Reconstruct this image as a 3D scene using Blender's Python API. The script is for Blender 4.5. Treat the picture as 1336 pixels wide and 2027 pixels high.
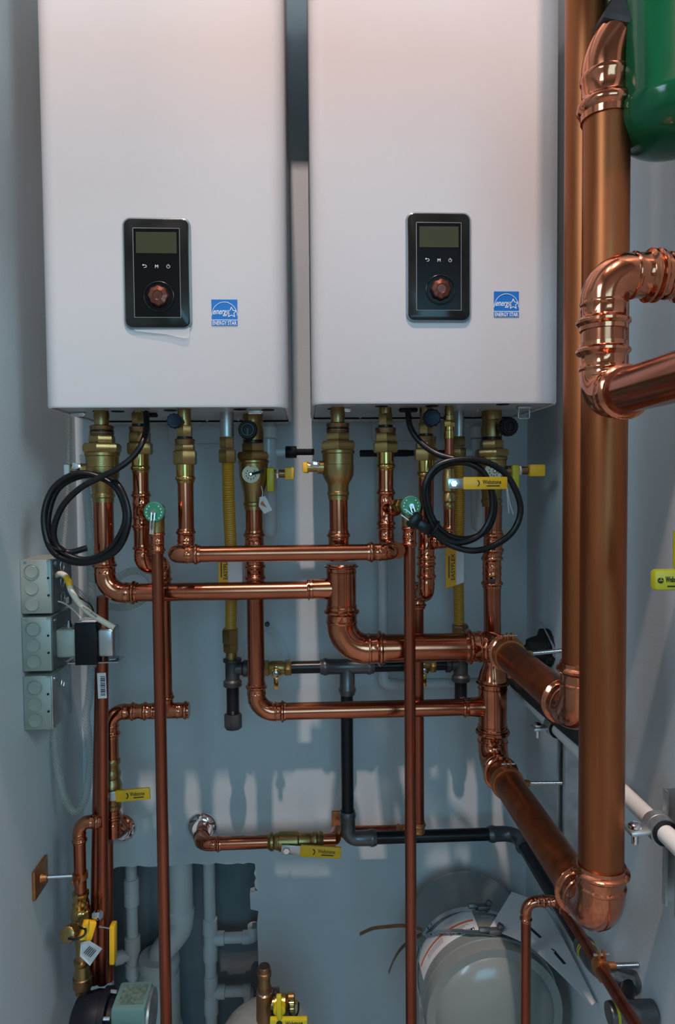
import bpy, bmesh, math, random
from mathutils import Vector, Matrix
random.seed(7)
V = Vector
PI = math.pi
for o in list(bpy.data.objects): bpy.data.objects.remove(o)
SC = bpy.context.scene
COL = SC.collection

# ------------------------------------------------------------------ camera
FPX = 1350.0; W_PX, H_PX = 1336.0, 2027.0
CAMP = V((0.0, -1.612, 1.45))
VPX, VPY, ROLL = 605.0, 960.0, 0.010
yc = V(((VPX-W_PX/2)/FPX, -(VPY-H_PX/2)/FPX, -1.0)).normalized()
zc = V((-ROLL, 1.0, 0.0)); zc = (zc - yc*zc.dot(yc)).normalized()
xc = yc.cross(zc)
RW = Matrix((xc, yc, zc))                      # camera vector -> world vector
cd = bpy.data.cameras.new('camera'); cam = bpy.data.objects.new('camera', cd); COL.objects.link(cam)
cd.sensor_fit = 'HORIZONTAL'; cd.sensor_width = 36.0; cd.lens = FPX/W_PX*36.0
cd.clip_start = 0.02
cam.matrix_world = Matrix.Translation(CAMP) @ RW.to_4x4()
SC.camera = cam

# ------------------------------------------------------------------ light
wd = bpy.data.worlds.new('world'); SC.world = wd; wd.use_nodes = True
bg = wd.node_tree.nodes['Background']
bg.inputs[0].default_value = (0.42, 0.78, 1.0, 1); bg.inputs[1].default_value = 0.12
def lamp(name, kind, loc, energy, color, size=0.1, target=None, size_y=None):
    l = bpy.data.lights.new(name, kind); o = bpy.data.objects.new(name, l); COL.objects.link(o)
    o.location = loc; l.energy = energy; l.color = color
    if kind == 'AREA':
        l.size = size
        if size_y: l.shape = 'RECTANGLE'; l.size_y = size_y
    else: l.shadow_soft_size = size
    if target is not None:
        o.rotation_euler = (V(target)-V(loc)).to_track_quat('-Z', 'Y').to_euler()
    return o
lamp('hall_lamp', 'AREA', (-0.08, -2.50, 5.95), 212, (1.0, 0.745, 0.66), 0.09, (-0.03, -0.30, 1.4))
lamp('fill_side', 'AREA', (-0.95, -2.20, 5.6), 52, (1.0, 0.72, 0.62), 0.20, (0.5, -0.50, 1.9))  # added warm fill that lifts the right wall
lamp('fill_front', 'AREA', (0.30, -4.80, 2.1), 42, (0.25, 0.72, 1.0), 1.9, (0.0, 0.0, 1.6), 1.6)  # added bluish fill panel behind the camera, not an actual window
lamp('fill_left', 'AREA', (-2.44, -2.9, 3.2), 80, (0.55, 0.80, 1.0), 1.6, (0.5, -0.5, 2.0), 1.4)  # added unseen fill from the left, brightens the right wall
lamp('fill_right', 'AREA', (2.44, -2.9, 3.2), 105, (0.62, 0.86, 0.95), 1.6, (-0.5, -0.5, 2.0), 1.4)  # added unseen fill from the right, for the left wall and boxes
vs = SC.view_settings
vs.view_transform = 'Standard'; vs.look = 'None'; vs.gamma = 1.0; vs.use_curve_mapping = False
vs.exposure = -0.06

# ------------------------------------------------------------------ pixel helpers
def ray(px, py):
    return RW @ V(((px-W_PX/2)/FPX, -(py-H_PX/2)/FPX, -1.0))
def P(px, py, Y):
    d = ray(px, py); return CAMP + d*((Y-CAMP.y)/d.y)
def PZ(px, py, Z):
    d = ray(px, py); return CAMP + d*((Z-CAMP.z)/d.z)
def PX(px, py, X):
    d = ray(px, py); return CAMP + d*((X-CAMP.x)/d.x)
def S(Y): return FPX/(Y-CAMP.y)
EX, EY, EZ = V((1,0,0)), V((0,1,0)), V((0,0,1))

# ------------------------------------------------------------------ materials
MATS = {}
def mat(name, c1, c2=None, metal=0.0, rough=0.5, scale=8.0, stretch=(1,1,1), rvar=0.0, bump=0.0, bscale=None,
        alpha=1.0, contrast=(0.35, 0.65), coat=0.0, detail=4.0, spec=None):
    m = bpy.data.materials.new(name); m.use_nodes = True; nt = m.node_tree; N = nt.nodes; L = nt.links
    b = N['Principled BSDF']
    b.inputs['Metallic'].default_value = metal; b.inputs['Roughness'].default_value = rough
    if coat: b.inputs['Coat Weight'].default_value = coat; b.inputs['Coat Roughness'].default_value = 0.08
    if spec is not None: b.inputs['Specular IOR Level'].default_value = spec
    b.inputs['Alpha'].default_value = alpha
    b.inputs['Base Color'].default_value = (*c1, 1)
    if c2 is not None or rvar or bump:
        tc = N.new('ShaderNodeTexCoord'); mp = N.new('ShaderNodeMapping'); mp.inputs['Scale'].default_value = stretch
        L.new(tc.outputs['Object'], mp.inputs[0])
        nz = N.new('ShaderNodeTexNoise'); nz.inputs['Scale'].default_value = scale; nz.inputs['Detail'].default_value = detail
        L.new(mp.outputs[0], nz.inputs['Vector'])
        if c2 is not None:
            r = N.new('ShaderNodeValToRGB'); r.color_ramp.elements[0].position = contrast[0]; r.color_ramp.elements[1].position = contrast[1]
            r.color_ramp.elements[0].color = (*c1, 1); r.color_ramp.elements[1].color = (*c2, 1)
            L.new(nz.outputs[0], r.inputs[0]); L.new(r.outputs[0], b.inputs['Base Color'])
        if rvar:
            mr = N.new('ShaderNodeMapRange'); mr.inputs[3].default_value = max(0.03, rough-rvar); mr.inputs[4].default_value = rough+rvar
            L.new(nz.outputs[0], mr.inputs[0]); L.new(mr.outputs[0], b.inputs['Roughness'])
        if bump:
            n2 = N.new('ShaderNodeTexNoise'); n2.inputs['Scale'].default_value = bscale or scale*4; n2.inputs['Detail'].default_value = 3
            L.new(tc.outputs['Object'], n2.inputs['Vector'])
            bp = N.new('ShaderNodeBump'); bp.inputs['Strength'].default_value = bump; bp.inputs['Distance'].default_value = 0.002
            L.new(n2.outputs[0], bp.inputs['Height']); L.new(bp.outputs[0], b.inputs['Normal'])
    MATS[name] = m
    return m
M_WALL = mat('wall_paint', (0.475,0.545,0.575), (0.52,0.585,0.61), rough=0.55, scale=2.0, bump=0.12, bscale=260)
M_HALL = mat('hall_wall_paint', (0.27,0.29,0.30), rough=0.8)
M_CEIL = mat('ceiling_paint', (0.6,0.6,0.6), rough=0.8)
M_FLOOR = mat('floor_concrete', (0.22,0.22,0.22), (0.32,0.32,0.31), rough=0.6, scale=5)
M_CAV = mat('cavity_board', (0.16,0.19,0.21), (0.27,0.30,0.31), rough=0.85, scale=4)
M_BOILER = mat('white_enamel', (0.76,0.70,0.69), rough=0.34, spec=0.25)
M_CHASSIS = mat('grey_enamel', (0.52,0.52,0.52), (0.58,0.58,0.57), metal=0.2, rough=0.34, scale=6)
M_GALV = mat('galvanised_steel', (0.42,0.45,0.46), (0.60,0.63,0.63), metal=0.85, rough=0.36, scale=30, rvar=0.08)
M_MOUNT = mat('mounting_plate_paint', (0.46,0.52,0.56), rough=0.3)
M_BOX = mat('galvanised_box', (0.30,0.33,0.29), (0.38,0.41,0.37), metal=0.45, rough=0.45, scale=14)
M_COVER = mat('dark_cover_steel', (0.10,0.105,0.115), (0.17,0.17,0.17), metal=0.7, rough=0.42, scale=10)
M_CHROME = mat('chrome', (0.82,0.83,0.85), metal=1.0, rough=0.07)
M_STEEL = mat('zinc_steel', (0.55,0.57,0.58), metal=1.0, rough=0.28)
M_COP = mat('bright_copper', (0.50,0.17,0.092), (0.41,0.132,0.07), metal=1.0, rough=0.18, scale=12, rvar=0.06)
M_COPF = mat('polished_copper_fitting', (0.62,0.235,0.13), (0.50,0.17,0.09), metal=1.0, rough=0.13, scale=20, rvar=0.04)
M_COPA = mat('tarnished_copper', (0.27,0.075,0.028), (0.42,0.135,0.050), metal=1.0, rough=0.40, scale=9, stretch=(5,5,0.35), rvar=0.07, contrast=(0.3,0.7))
M_COPD = mat('dull_copper_tube', (0.30,0.082,0.046), (0.39,0.115,0.066), metal=1.0, rough=0.30, scale=14, stretch=(4,4,0.3), rvar=0.05)
M_COPO = mat('copper_plated_steel', (0.62,0.25,0.09), (0.48,0.18,0.07), metal=0.9, rough=0.38, scale=30)
M_BRASS = mat('cast_brass', (0.33,0.22,0.085), (0.40,0.28,0.115), metal=0.95, rough=0.30, scale=18, rvar=0.06, bump=0.15, bscale=500)
M_BRASSP = mat('polished_brass', (0.58,0.40,0.14), (0.50,0.33,0.11), metal=1.0, rough=0.17, scale=14)
M_BRONZE = mat('brown_bronze', (0.20,0.11,0.055), (0.28,0.165,0.08), metal=0.9, rough=0.33, scale=20)
M_BLACKP = mat('black_steel_pipe', (0.006,0.006,0.008), spec=0.3, rough=0.30, c2=(0.010,0.010,0.012), scale=10)
M_MEGA = mat('grey_press_fitting', (0.10,0.105,0.11), (0.15,0.155,0.16), metal=0.75, rough=0.36, scale=16)
M_IRON = mat('malleable_iron', (0.05,0.05,0.052), (0.09,0.09,0.09), metal=0.6, rough=0.45, scale=24)
M_RUB = mat('black_rubber', (0.006,0.006,0.007), rough=0.30, spec=0.32)
M_FOAM = mat('black_foam', (0.007,0.007,0.007), (0.016,0.016,0.016), rough=0.9, scale=60, bump=0.5)
M_PLB = mat('black_plastic', (0.008,0.008,0.009), rough=0.45, spec=0.22)
M_KNOB = mat('dark_blue_knob', (0.006,0.012,0.028), rough=0.42, spec=0.25)
M_PANEL = mat('panel_gloss_black', (0.007,0.008,0.008), (0.018,0.020,0.019), rough=0.16, scale=8, spec=0.30)
M_PANELI = mat('panel_inner_black', (0.004,0.0035,0.004), rough=0.2, spec=0.22)
M_RIM = mat('panel_rim', (0.17,0.23,0.26), rough=0.3)
M_LCD = mat('lcd_glass', (0.050,0.055,0.028), rough=0.25, spec=0.25)
M_KNOBC = mat('copper_knob', (0.28,0.10,0.07), (0.15,0.05,0.04), metal=0.8, rough=0.25, scale=60)
M_BLUE = mat('label_blue', (0.010,0.155,0.52), rough=0.35)
M_WHITE = mat('white_print', (0.80,0.82,0.84), rough=0.5)
M_DIM = mat('grey_print', (0.30,0.31,0.32), rough=0.5)
M_INK = mat('black_print', (0.012,0.012,0.012), rough=0.5)
M_YEL = mat('yellow_vinyl', (0.82,0.46,0.010), rough=0.38)
M_YELG = mat('yellow_green_vinyl', (0.50,0.43,0.010), rough=0.38)
M_FLEX = mat('yellow_coated_flex', (0.42,0.215,0.012), (0.50,0.27,0.02), rough=0.42, scale=12)
M_TAGY = mat('yellow_paper', (0.80,0.40,0.015), rough=0.6)
M_PAPER = mat('white_paper', (0.62,0.63,0.64), rough=0.7)
M_TAGB = mat('pale_blue_card', (0.36,0.45,0.50), (0.55,0.60,0.62), rough=0.5, scale=20)
M_ORANGE = mat('orange_print', (0.50,0.12,0.03), rough=0.5)
M_PVCW = mat('white_pvc', (0.66,0.66,0.64), rough=0.35)
M_PVCG = mat('grey_white_pvc', (0.50,0.54,0.55), (0.56,0.60,0.60), rough=0.45, scale=8)
M_DIAL = mat('cream_dial', (0.58,0.56,0.40), rough=0.45)
M_TRAP = mat('translucent_trap', (0.50,0.54,0.55), rough=0.25)
M_TANK = mat('grey_tank_paint', (0.17,0.195,0.185), (0.20,0.22,0.21), rough=0.24, scale=3, coat=0.3)
M_GREEN = mat('green_enamel', (0.003,0.075,0.026), (0.004,0.095,0.034), rough=0.14, scale=4, spec=0.35)
M_TEAL = mat('teal_plastic', (0.10,0.21,0.20), rough=0.4)
M_TEAL2 = mat('teal_label', (0.05,0.10,0.085), (0.12,0.19,0.16), rough=0.5, scale=120)
M_PUMP = mat('pump_black', (0.005,0.007,0.013), (0.008,0.010,0.018), rough=0.5, scale=8, spec=0.2)
M_GREENT = mat('green_disc', (0.02,0.16,0.09), (0.03,0.21,0.12), rough=0.4, scale=40)
M_CABLE = mat('cream_cable', (0.62,0.55,0.44), rough=0.5)
M_HOLE = mat('dark_opening', (0.004,0.004,0.004), rough=0.8)
def hose_mat():
    m = mat('braided_clear_hose', (0.36,0.38,0.33), rough=0.25, alpha=0.42); nt = m.node_tree; N = nt.nodes; L = nt.links
    b = N['Principled BSDF']; tc = N.new('ShaderNodeTexCoord')
    wv = N.new('ShaderNodeTexWave'); wv.inputs['Scale'].default_value = 95; wv.bands_direction = 'DIAGONAL'
    L.new(tc.outputs['Object'], wv.inputs['Vector'])
    mr = N.new('ShaderNodeMapRange'); mr.inputs[3].default_value = 0.10; mr.inputs[4].default_value = 0.55
    L.new(wv.outputs['Fac'], mr.inputs[0]); L.new(mr.outputs[0], b.inputs['Alpha']); return m
M_HOSE = hose_mat()

# ------------------------------------------------------------------ mesh builder
def frame(d, up=None):
    d = d.normalized(); u = up if up is not None else (EZ if abs(d.z) < 0.9 else EY)
    a = u.cross(d)
    if a.length < 1e-5: a = EX.cross(d)
    a.normalize(); return a, d.cross(a)
class MB:
    def __init__(s): s.v = []; s.f = []
    def ring_mesh(s, rings, closed=False):
        n = len(rings[0]); b = len(s.v)
        for r in rings: s.v += r
        m = len(rings)
        for i in range(m if closed else m-1):
            i2 = (i+1) % m
            for j in range(n):
                k = (j+1) % n
                s.f.append((b+i*n+j, b+i*n+k, b+i2*n+k, b+i2*n+j))
        if not closed:
            s.f.append(tuple(b+j for j in reversed(range(n)))); s.f.append(tuple(b+(m-1)*n+j for j in range(n)))
    def path(s, items, n=20):
        """items: (point, radius, hexamp, tangent)"""
        a = None; rings = []; pt = None
        for p, r, h, t in items:
            t = t.normalized()
            if a is None: a, _ = frame(t)
            else:
                a = a - t*a.dot(t)
                a.normalize()
            b_ = t.cross(a); R = []
            for j in range(n):
                th = 2*PI*j/n; rr = r*(1+h*math.cos(6*th))
                R.append(p + a*(rr*math.cos(th)) + b_*(rr*math.sin(th)))
            rings.append(R)
        s.ring_mesh(rings)
    def tube(s, pts, r, n=14, fillet=0.0, fn=6):
        pts = [V(p) for p in pts]
        if fillet > 0: pts = fillet_path(pts, fillet, fn)
        it = []
        for i, p in enumerate(pts):
            if i == 0: t = pts[1]-p
            elif i == len(pts)-1: t = p-pts[-2]
            else: t = (pts[i+1]-p).normalized() + (p-pts[i-1]).normalized()
            rr = r[i] if isinstance(r, (list, tuple)) else r
            it.append((p, rr, 0.0, t))
        s.path(it, n); return s
    def lathe(s, p, axis, prof, n=24, hexamp=0.0):
        p = V(p); axis = V(axis).normalized()
        s.path([(p+axis*t, max(r, 1e-5), hexamp, axis) for t, r in prof], n); return s
    def prism(s, p, axis, t0, t1, R, k=6, ch=0.12, rot=0.0, up=None):
        p = V(p); axis = V(axis).normalized(); a, b = frame(axis, up); rings = []
        L = t1-t0; c = min(ch*R, abs(L)*0.3)*(1 if L > 0 else -1)
        for t, rr in ((t0, R*0.90), (t0+c, R), (t1-c, R), (t1, R*0.90)):
            rings.append([p+axis*t+a*(rr*math.cos(rot+2*PI*j/k))+b*(rr*math.sin(rot+2*PI*j/k)) for j in range(k)])
        s.ring_mesh(rings); return s
    def box(s, c, size, R=None, bev=0.0, seg=2):
        bm = bmesh.new(); bmesh.ops.create_cube(bm, size=1.0)
        for v in bm.verts: v.co = V((v.co.x*size[0], v.co.y*size[1], v.co.z*size[2]))
        if bev > 0: bmesh.ops.bevel(bm, geom=list(bm.edges), offset=bev, segments=seg, affect='EDGES', profile=0.5)
        b = len(s.v); bm.verts.index_update(); c = V(c)
        for v in bm.verts: s.v.append(c + (R @ v.co if R is not None else v.co))
        for f in bm.faces: s.f.append(tuple(b+v.index for v in f.verts))
        bm.free(); return s
    def bar(s, p0, p1, w, t, nrm=None, bev=0.0):
        p0, p1 = V(p0), V(p1); d = p1-p0; x = d.normalized(); nrm = V(nrm) if nrm is not None else EY
        z = (nrm - x*nrm.dot(x)).normalized(); y = z.cross(x)
        R = Matrix((x, y, z)).transposed(); return s.box((p0+p1)/2, (d.length, w, t), R, bev)
    def slab(s, loop, vec):
        loop = [V(p) for p in loop]; vec = V(vec); n = len(loop); b = len(s.v)
        s.v += loop + [p+vec for p in loop]
        s.f.append(tuple(b+i for i in reversed(range(n)))); s.f.append(tuple(b+n+i for i in range(n)))
        for i in range(n): s.f.append((b+i, b+(i+1) % n, b+n+(i+1) % n, b+n+i))
        return s
    def sphere(s, c, r, n=12, m=8, sc=(1,1,1)):
        c = V(c); rings = []
        for i in range(m+1):
            ph = -PI/2+PI*i/m; rr = max(1e-5, math.cos(ph)*r)
            rings.append([c+V((rr*math.cos(2*PI*j/n)*sc[0], rr*math.sin(2*PI*j/n)*sc[1], math.sin(ph)*r*sc[2])) for j in range(n)])
        s.ring_mesh(rings); return s
    def torus(s, c, axis, R, r, n=28, k=8, arc=None):
        c = V(c); axis = V(axis).normalized(); a, b = frame(axis)
        a0, a1 = arc or (0, 2*PI); rings = []; m = n
        for i in range(m + (1 if arc else 0)):
            th = a0+(a1-a0)*i/m; d = a*math.cos(th)+b*math.sin(th)
            rings.append([c+d*(R+r*math.cos(2*PI*j/k))+axis*(r*math.sin(2*PI*j/k)) for j in range(k)])
        s.ring_mesh(rings, closed=not arc); return s
def fillet_path(pts, R, fn=6):
    out = [pts[0]]
    for i in range(1, len(pts)-1):
        d1 = (pts[i-1]-pts[i]); d2 = (pts[i+1]-pts[i]); l1, l2 = d1.length, d2.length
        d1.normalize(); d2.normalize(); ang = d1.angle(d2)
        if ang > PI-0.02: out.append(pts[i]); continue
        t = min(R/math.tan(ang/2), l1*0.49, l2*0.49); r = t*math.tan(ang/2)
        bis = (d1+d2).normalized(); c = pts[i]+bis*(r/math.sin(ang/2))
        u = (pts[i]+d1*t-c); w = (pts[i]+d2*t-c); om = u.angle(w)
        for k in range(fn+1):
            f = k/fn; out.append(c+u*(math.sin((1-f)*om)/math.sin(om))+w*(math.sin(f*om)/math.sin(om)))
    out.append(pts[-1]); return out
def spline(pts, k=8):
    pts = [V(p) for p in pts]; out = []
    q = [pts[0]*2-pts[1]]+pts+[pts[-1]*2-pts[-2]]
    for i in range(1, len(q)-2):
        p0, p1, p2, p3 = q[i-1], q[i], q[i+1], q[i+2]
        for j in range(k):
            t = j/k
            out.append(0.5*((2*p1)+(p2-p0)*t+(2*p0-5*p1+4*p2-p3)*t*t+(3*p1-p0-3*p2+p3)*t**3))
    out.append(pts[-1]); return out

# ------------------------------------------------------------------ objects
ORG = {}
def tag(o, label=None, cat=None, group=None, kind=None):
    if label: o['label'] = label
    if cat: o['category'] = cat
    if group: o['group'] = group
    if kind: o['kind'] = kind
    return o
def thing(name, label, cat, loc, group=None):
    o = bpy.data.objects.new(name, None); COL.objects.link(o); o.location = loc; o.empty_display_size = 0.02
    ORG[o.name] = V(loc); return tag(o, label, cat, group)
def mk(name, mb, m, parent=None, label=None, ang=38, smooth=True):
    vs_ = mb.v; lo = V((min(v[i] for v in vs_) for i in range(3))); hi = V((max(v[i] for v in vs_) for i in range(3)))
    c = (lo+hi)/2
    me = bpy.data.meshes.new(name); me.from_pydata([v-c for v in vs_], [], mb.f); me.update()
    if smooth:
        me.polygons.foreach_set('use_smooth', [True]*len(me.polygons)); me.set_sharp_from_angle(angle=math.radians(ang))
    me.materials.append(m)
    o = bpy.data.objects.new(name, me); COL.objects.link(o); ORG[o.name] = c
    if parent is not None:
        o.parent = parent; o.location = c-ORG[parent.name]
    else: o.location = c
    if label: o['label'] = label
    return o
def fix(mb):
    bm = bmesh.new(); me = bpy.data.meshes.new('t'); me.from_pydata(mb.v, [], mb.f); bm.from_mesh(me)
    bmesh.ops.recalc_face_normals(bm, faces=bm.faces); bm.verts.index_update()
    mb.v = [v.co.copy() for v in bm.verts]; mb.f = [tuple(v.index for v in f.verts) for f in bm.faces]
    bm.free(); bpy.data.meshes.remove(me); return mb
_TX = {}
def text(s, h, p, xd, up, m, parent, name='lettering', wide=None, depth=0.0003, shear=0.0):
    """flat print: centre p, cap height about h (m), x direction xd, up direction up"""
    if s not in _TX:
        cu = bpy.data.curves.new('t', 'FONT'); cu.body = s; cu.align_x = 'CENTER'; cu.align_y = 'CENTER'; cu.resolution_u = 2
        cu.extrude = 0.02; cu.offset = 0.008
        to = bpy.data.objects.new('t', cu); COL.objects.link(to)
        dg = bpy.context.evaluated_depsgraph_get(); me = bpy.data.meshes.new_from_object(to.evaluated_get(dg))
        _TX[s] = ([v.co.copy() for v in me.vertices], [tuple(q.vertices) for q in me.polygons])
        bpy.data.objects.remove(to); bpy.data.curves.remove(cu); bpy.data.meshes.remove(me)
    vv, ff = _TX[s]; mb = MB(); p = V(p); xd = V(xd).normalized(); up = V(up); up = (up-xd*up.dot(xd)).normalized(); nn = xd.cross(up)
    x0 = min(v.x for v in vv); x1 = max(v.x for v in vv); y0 = min(v.y for v in vv); y1 = max(v.y for v in vv)
    sy = h/(y1-y0); sx = (wide/(x1-x0)) if wide else sy
    for v in vv:
        X = (v.x-(x0+x1)/2)*sx; Y = (v.y-(y0+y1)/2)*sy
        mb.v.append(p+xd*(X+shear*Y)+up*Y+nn*(depth if v.z > 0 else -depth))
    mb.f = list(ff); return mk(name, mb, m, parent, smooth=False)

# ---- press fittings
SOCK = [(0,1.0,0),(0,1.10,0),(.32,1.11,0),(.42,1.20,0),(.54,1.27,0),(.74,1.27,0),(.86,1.20,0),(.96,1.11,0),(1.06,1.065,.022),(1.8,1.065,.022),(1.92,1.13,0),(2.08,1.13,0),(2.2,1.08,0)]
def sock_items(end, din, r, rev=False, sc=1.0):
    it = [(end+din*(t*r*sc), r*k, h, -din if rev else din) for t, k, h in SOCK]
    return it[::-1] if rev else it
def elbow_mb(c, d1, d2, r, bend, s1=True, s2=True, sc=0.8, mb=None):
    mb = mb or MB(); c, d1, d2 = V(c), V(d1).normalized(), V(d2).normalized()
    ang = d1.angle(d2); t = bend/math.tan(ang/2); L = 2.2*r*sc
    bis = (d1+d2).normalized(); cc = c+bis*(bend/math.sin(ang/2)); u = c+d1*t-cc; w = c+d2*t-cc; om = u.angle(w)
    items = []
    if s1: items += sock_items(c+d1*(t+L), -d1, r, sc=sc)
    for k in range(11):
        f = k/10; q = u*(math.sin((1-f)*om)/math.sin(om))+w*(math.sin(f*om)/math.sin(om))
        tg = (-d1)*(1-f)+d2*f
        tg = (u*(-math.cos((1-f)*om))+w*math.cos(f*om)).normalized()
        items.append((cc+q, r*1.08, 0, tg))
    if s2: items += sock_items(c+d2*(t+L), -d2, r, rev=True, sc=sc)
    mb.path(items, 24); return mb
def elen(d1, d2, r, bend, sc=0.8):
    ang = V(d1).angle(V(d2)); return bend/math.tan(ang/2)+2.2*r*sc
def coupling_mb(c, ax, r, half, sc=0.8, mb=None, one=False):
    mb = mb or MB(); c, ax = V(c), V(ax).normalized()
    it = sock_items(c-ax*half, ax, r, sc=sc)
    if one: it += [(c+ax*half, r*1.06, 0, ax)]
    else: it += sock_items(c+ax*half, -ax, r, rev=True, sc=sc)
    mb.path(it, 24); return mb
def tee_mb(c, ax, bd, r, rb, half, blen, sc=0.8, mb=None):
    mb = coupling_mb(c, ax, r, half, sc, mb); c, bd = V(c), V(bd).normalized()
    mb.path([(c, rb*1.3, 0, bd), (c+bd*(r*1.0), rb*1.2, 0, bd)] + sock_items(c+bd*blen, -bd, rb, rev=True, sc=sc), 24); return mb
def pipe(parent, p0, p1, r, m, name='pipe', n=18):
    return mk(name, MB().tube([p0, p1], r, n), m, parent)
def at(p, **k):
    q = V(p)
    for a, b in k.items(): setattr(q, a, b)
    return q
def zpx(x, y, Y): return P(x, y, Y).z
def stack(parent, name, x, Y, prof, m, hexa=None, xw=None):
    """vertical turned part: prof = [(pixel y, half width px)], hexa = corner count for a prism"""
    s = S(Y); X = P(x, (prof[0][0]+prof[-1][0])/2, Y).x if xw is None else xw
    z = [zpx(x, y, Y) for y, _ in prof]
    if hexa:
        mb = MB().prism(V((X, Y, 0)), -EZ, -z[0], -z[-1], prof[0][1]/s*1.06, hexa, rot=PI/6)
    else: mb = MB().lathe(V((X, Y, 0)), -EZ, [(-zz, h/s) for zz, (_, h) in zip(z, prof)])
    return mk(name, mb, m, parent)

# ================================================================== the room
WX0, WX1 = -0.532, 0.530
FZ, CZ = 0.0, 6.2
def struct(name, mb, m): return tag(mk(name, fix(mb), m, None, smooth=False), kind='structure')
# back wall with the rough opening at the foot
cutL, cutR = P(217, 1800, 0).x, P(509, 1800, 0).x; cutT = P(360, 1712, 0).z
lp = [V((WX0-0.1,0,FZ)), V((WX0-0.1,0,CZ)), V((WX1+0.1,0,CZ)), V((WX1+0.1,0,FZ))]
edge = [V((cutR+0.004,0,FZ)), V((cutR+0.002,0,cutT-0.28)), V((cutR-0.001,0,cutT-0.15)), V((cutR+0.003,0,cutT-0.12)), V((cutR-0.016,0,cutT-0.115)), V((cutR-0.017,0,cutT-0.075)), V((cutR+0.002,0,cutT-0.07))]
for i in range(6): edge.append(V((cutR-0.003+random.uniform(-.004,.004),0,cutT-0.06+i*0.011)))
nx = 26
for i in range(nx): edge.append(V((cutR-0.006-(cutR-cutL-0.01)*i/nx,0,cutT+random.uniform(-.003,.003))))
for i in range(5): edge.append(V((cutL+random.uniform(-.002,.002),0,cutT-0.01-i*0.05)))
edge.append(V((cutL,0,FZ)))
wall_back = struct('wall_back', MB().slab(lp+edge, (0,0.02,0)), M_WALL)
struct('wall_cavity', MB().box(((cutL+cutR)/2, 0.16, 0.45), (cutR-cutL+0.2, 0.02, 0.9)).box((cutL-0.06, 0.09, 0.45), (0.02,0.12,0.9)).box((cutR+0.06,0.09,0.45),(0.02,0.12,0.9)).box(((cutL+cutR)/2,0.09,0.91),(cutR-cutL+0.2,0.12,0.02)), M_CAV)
YF = -1.20
struct('wall_left', MB().box((WX0-0.05, (YF)/2, CZ/2), (0.10, -YF, CZ)), M_WALL)
struct('wall_right', MB().box((WX1+0.05, (YF)/2, CZ/2), (0.10, -YF, CZ)), M_WALL)
HY = -5.0
struct('floor', MB().box((0, HY/2, FZ-0.05), (5.2, -HY+0.4, 0.10)), M_FLOOR)
struct('ceiling', MB().box((0, HY/2, CZ+0.05), (5.2, -HY+0.4, 0.10)), M_CEIL)
struct('wall_hall_left', MB().box((-2.55, HY/2, CZ/2), (0.10, -HY, CZ)), M_HALL)
struct('wall_hall_right', MB().box((2.55, HY/2, CZ/2), (0.10, -HY, CZ)), M_HALL)
struct('wall_hall_rear', MB().box((0, HY-0.05, CZ/2), (5.2, 0.10, CZ)), M_HALL)
struct('wall_partition_left', MB().box(((-2.5+WX0-0.1)/2, YF-0.05, CZ/2), (2.5+WX0-0.1, 0.10, CZ)), M_HALL)
struct('wall_partition_right', MB().box(((2.5+WX1+0.1)/2, YF-0.05, CZ/2), (2.5-WX1-0.1, 0.10, CZ)), M_HALL)

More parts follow.
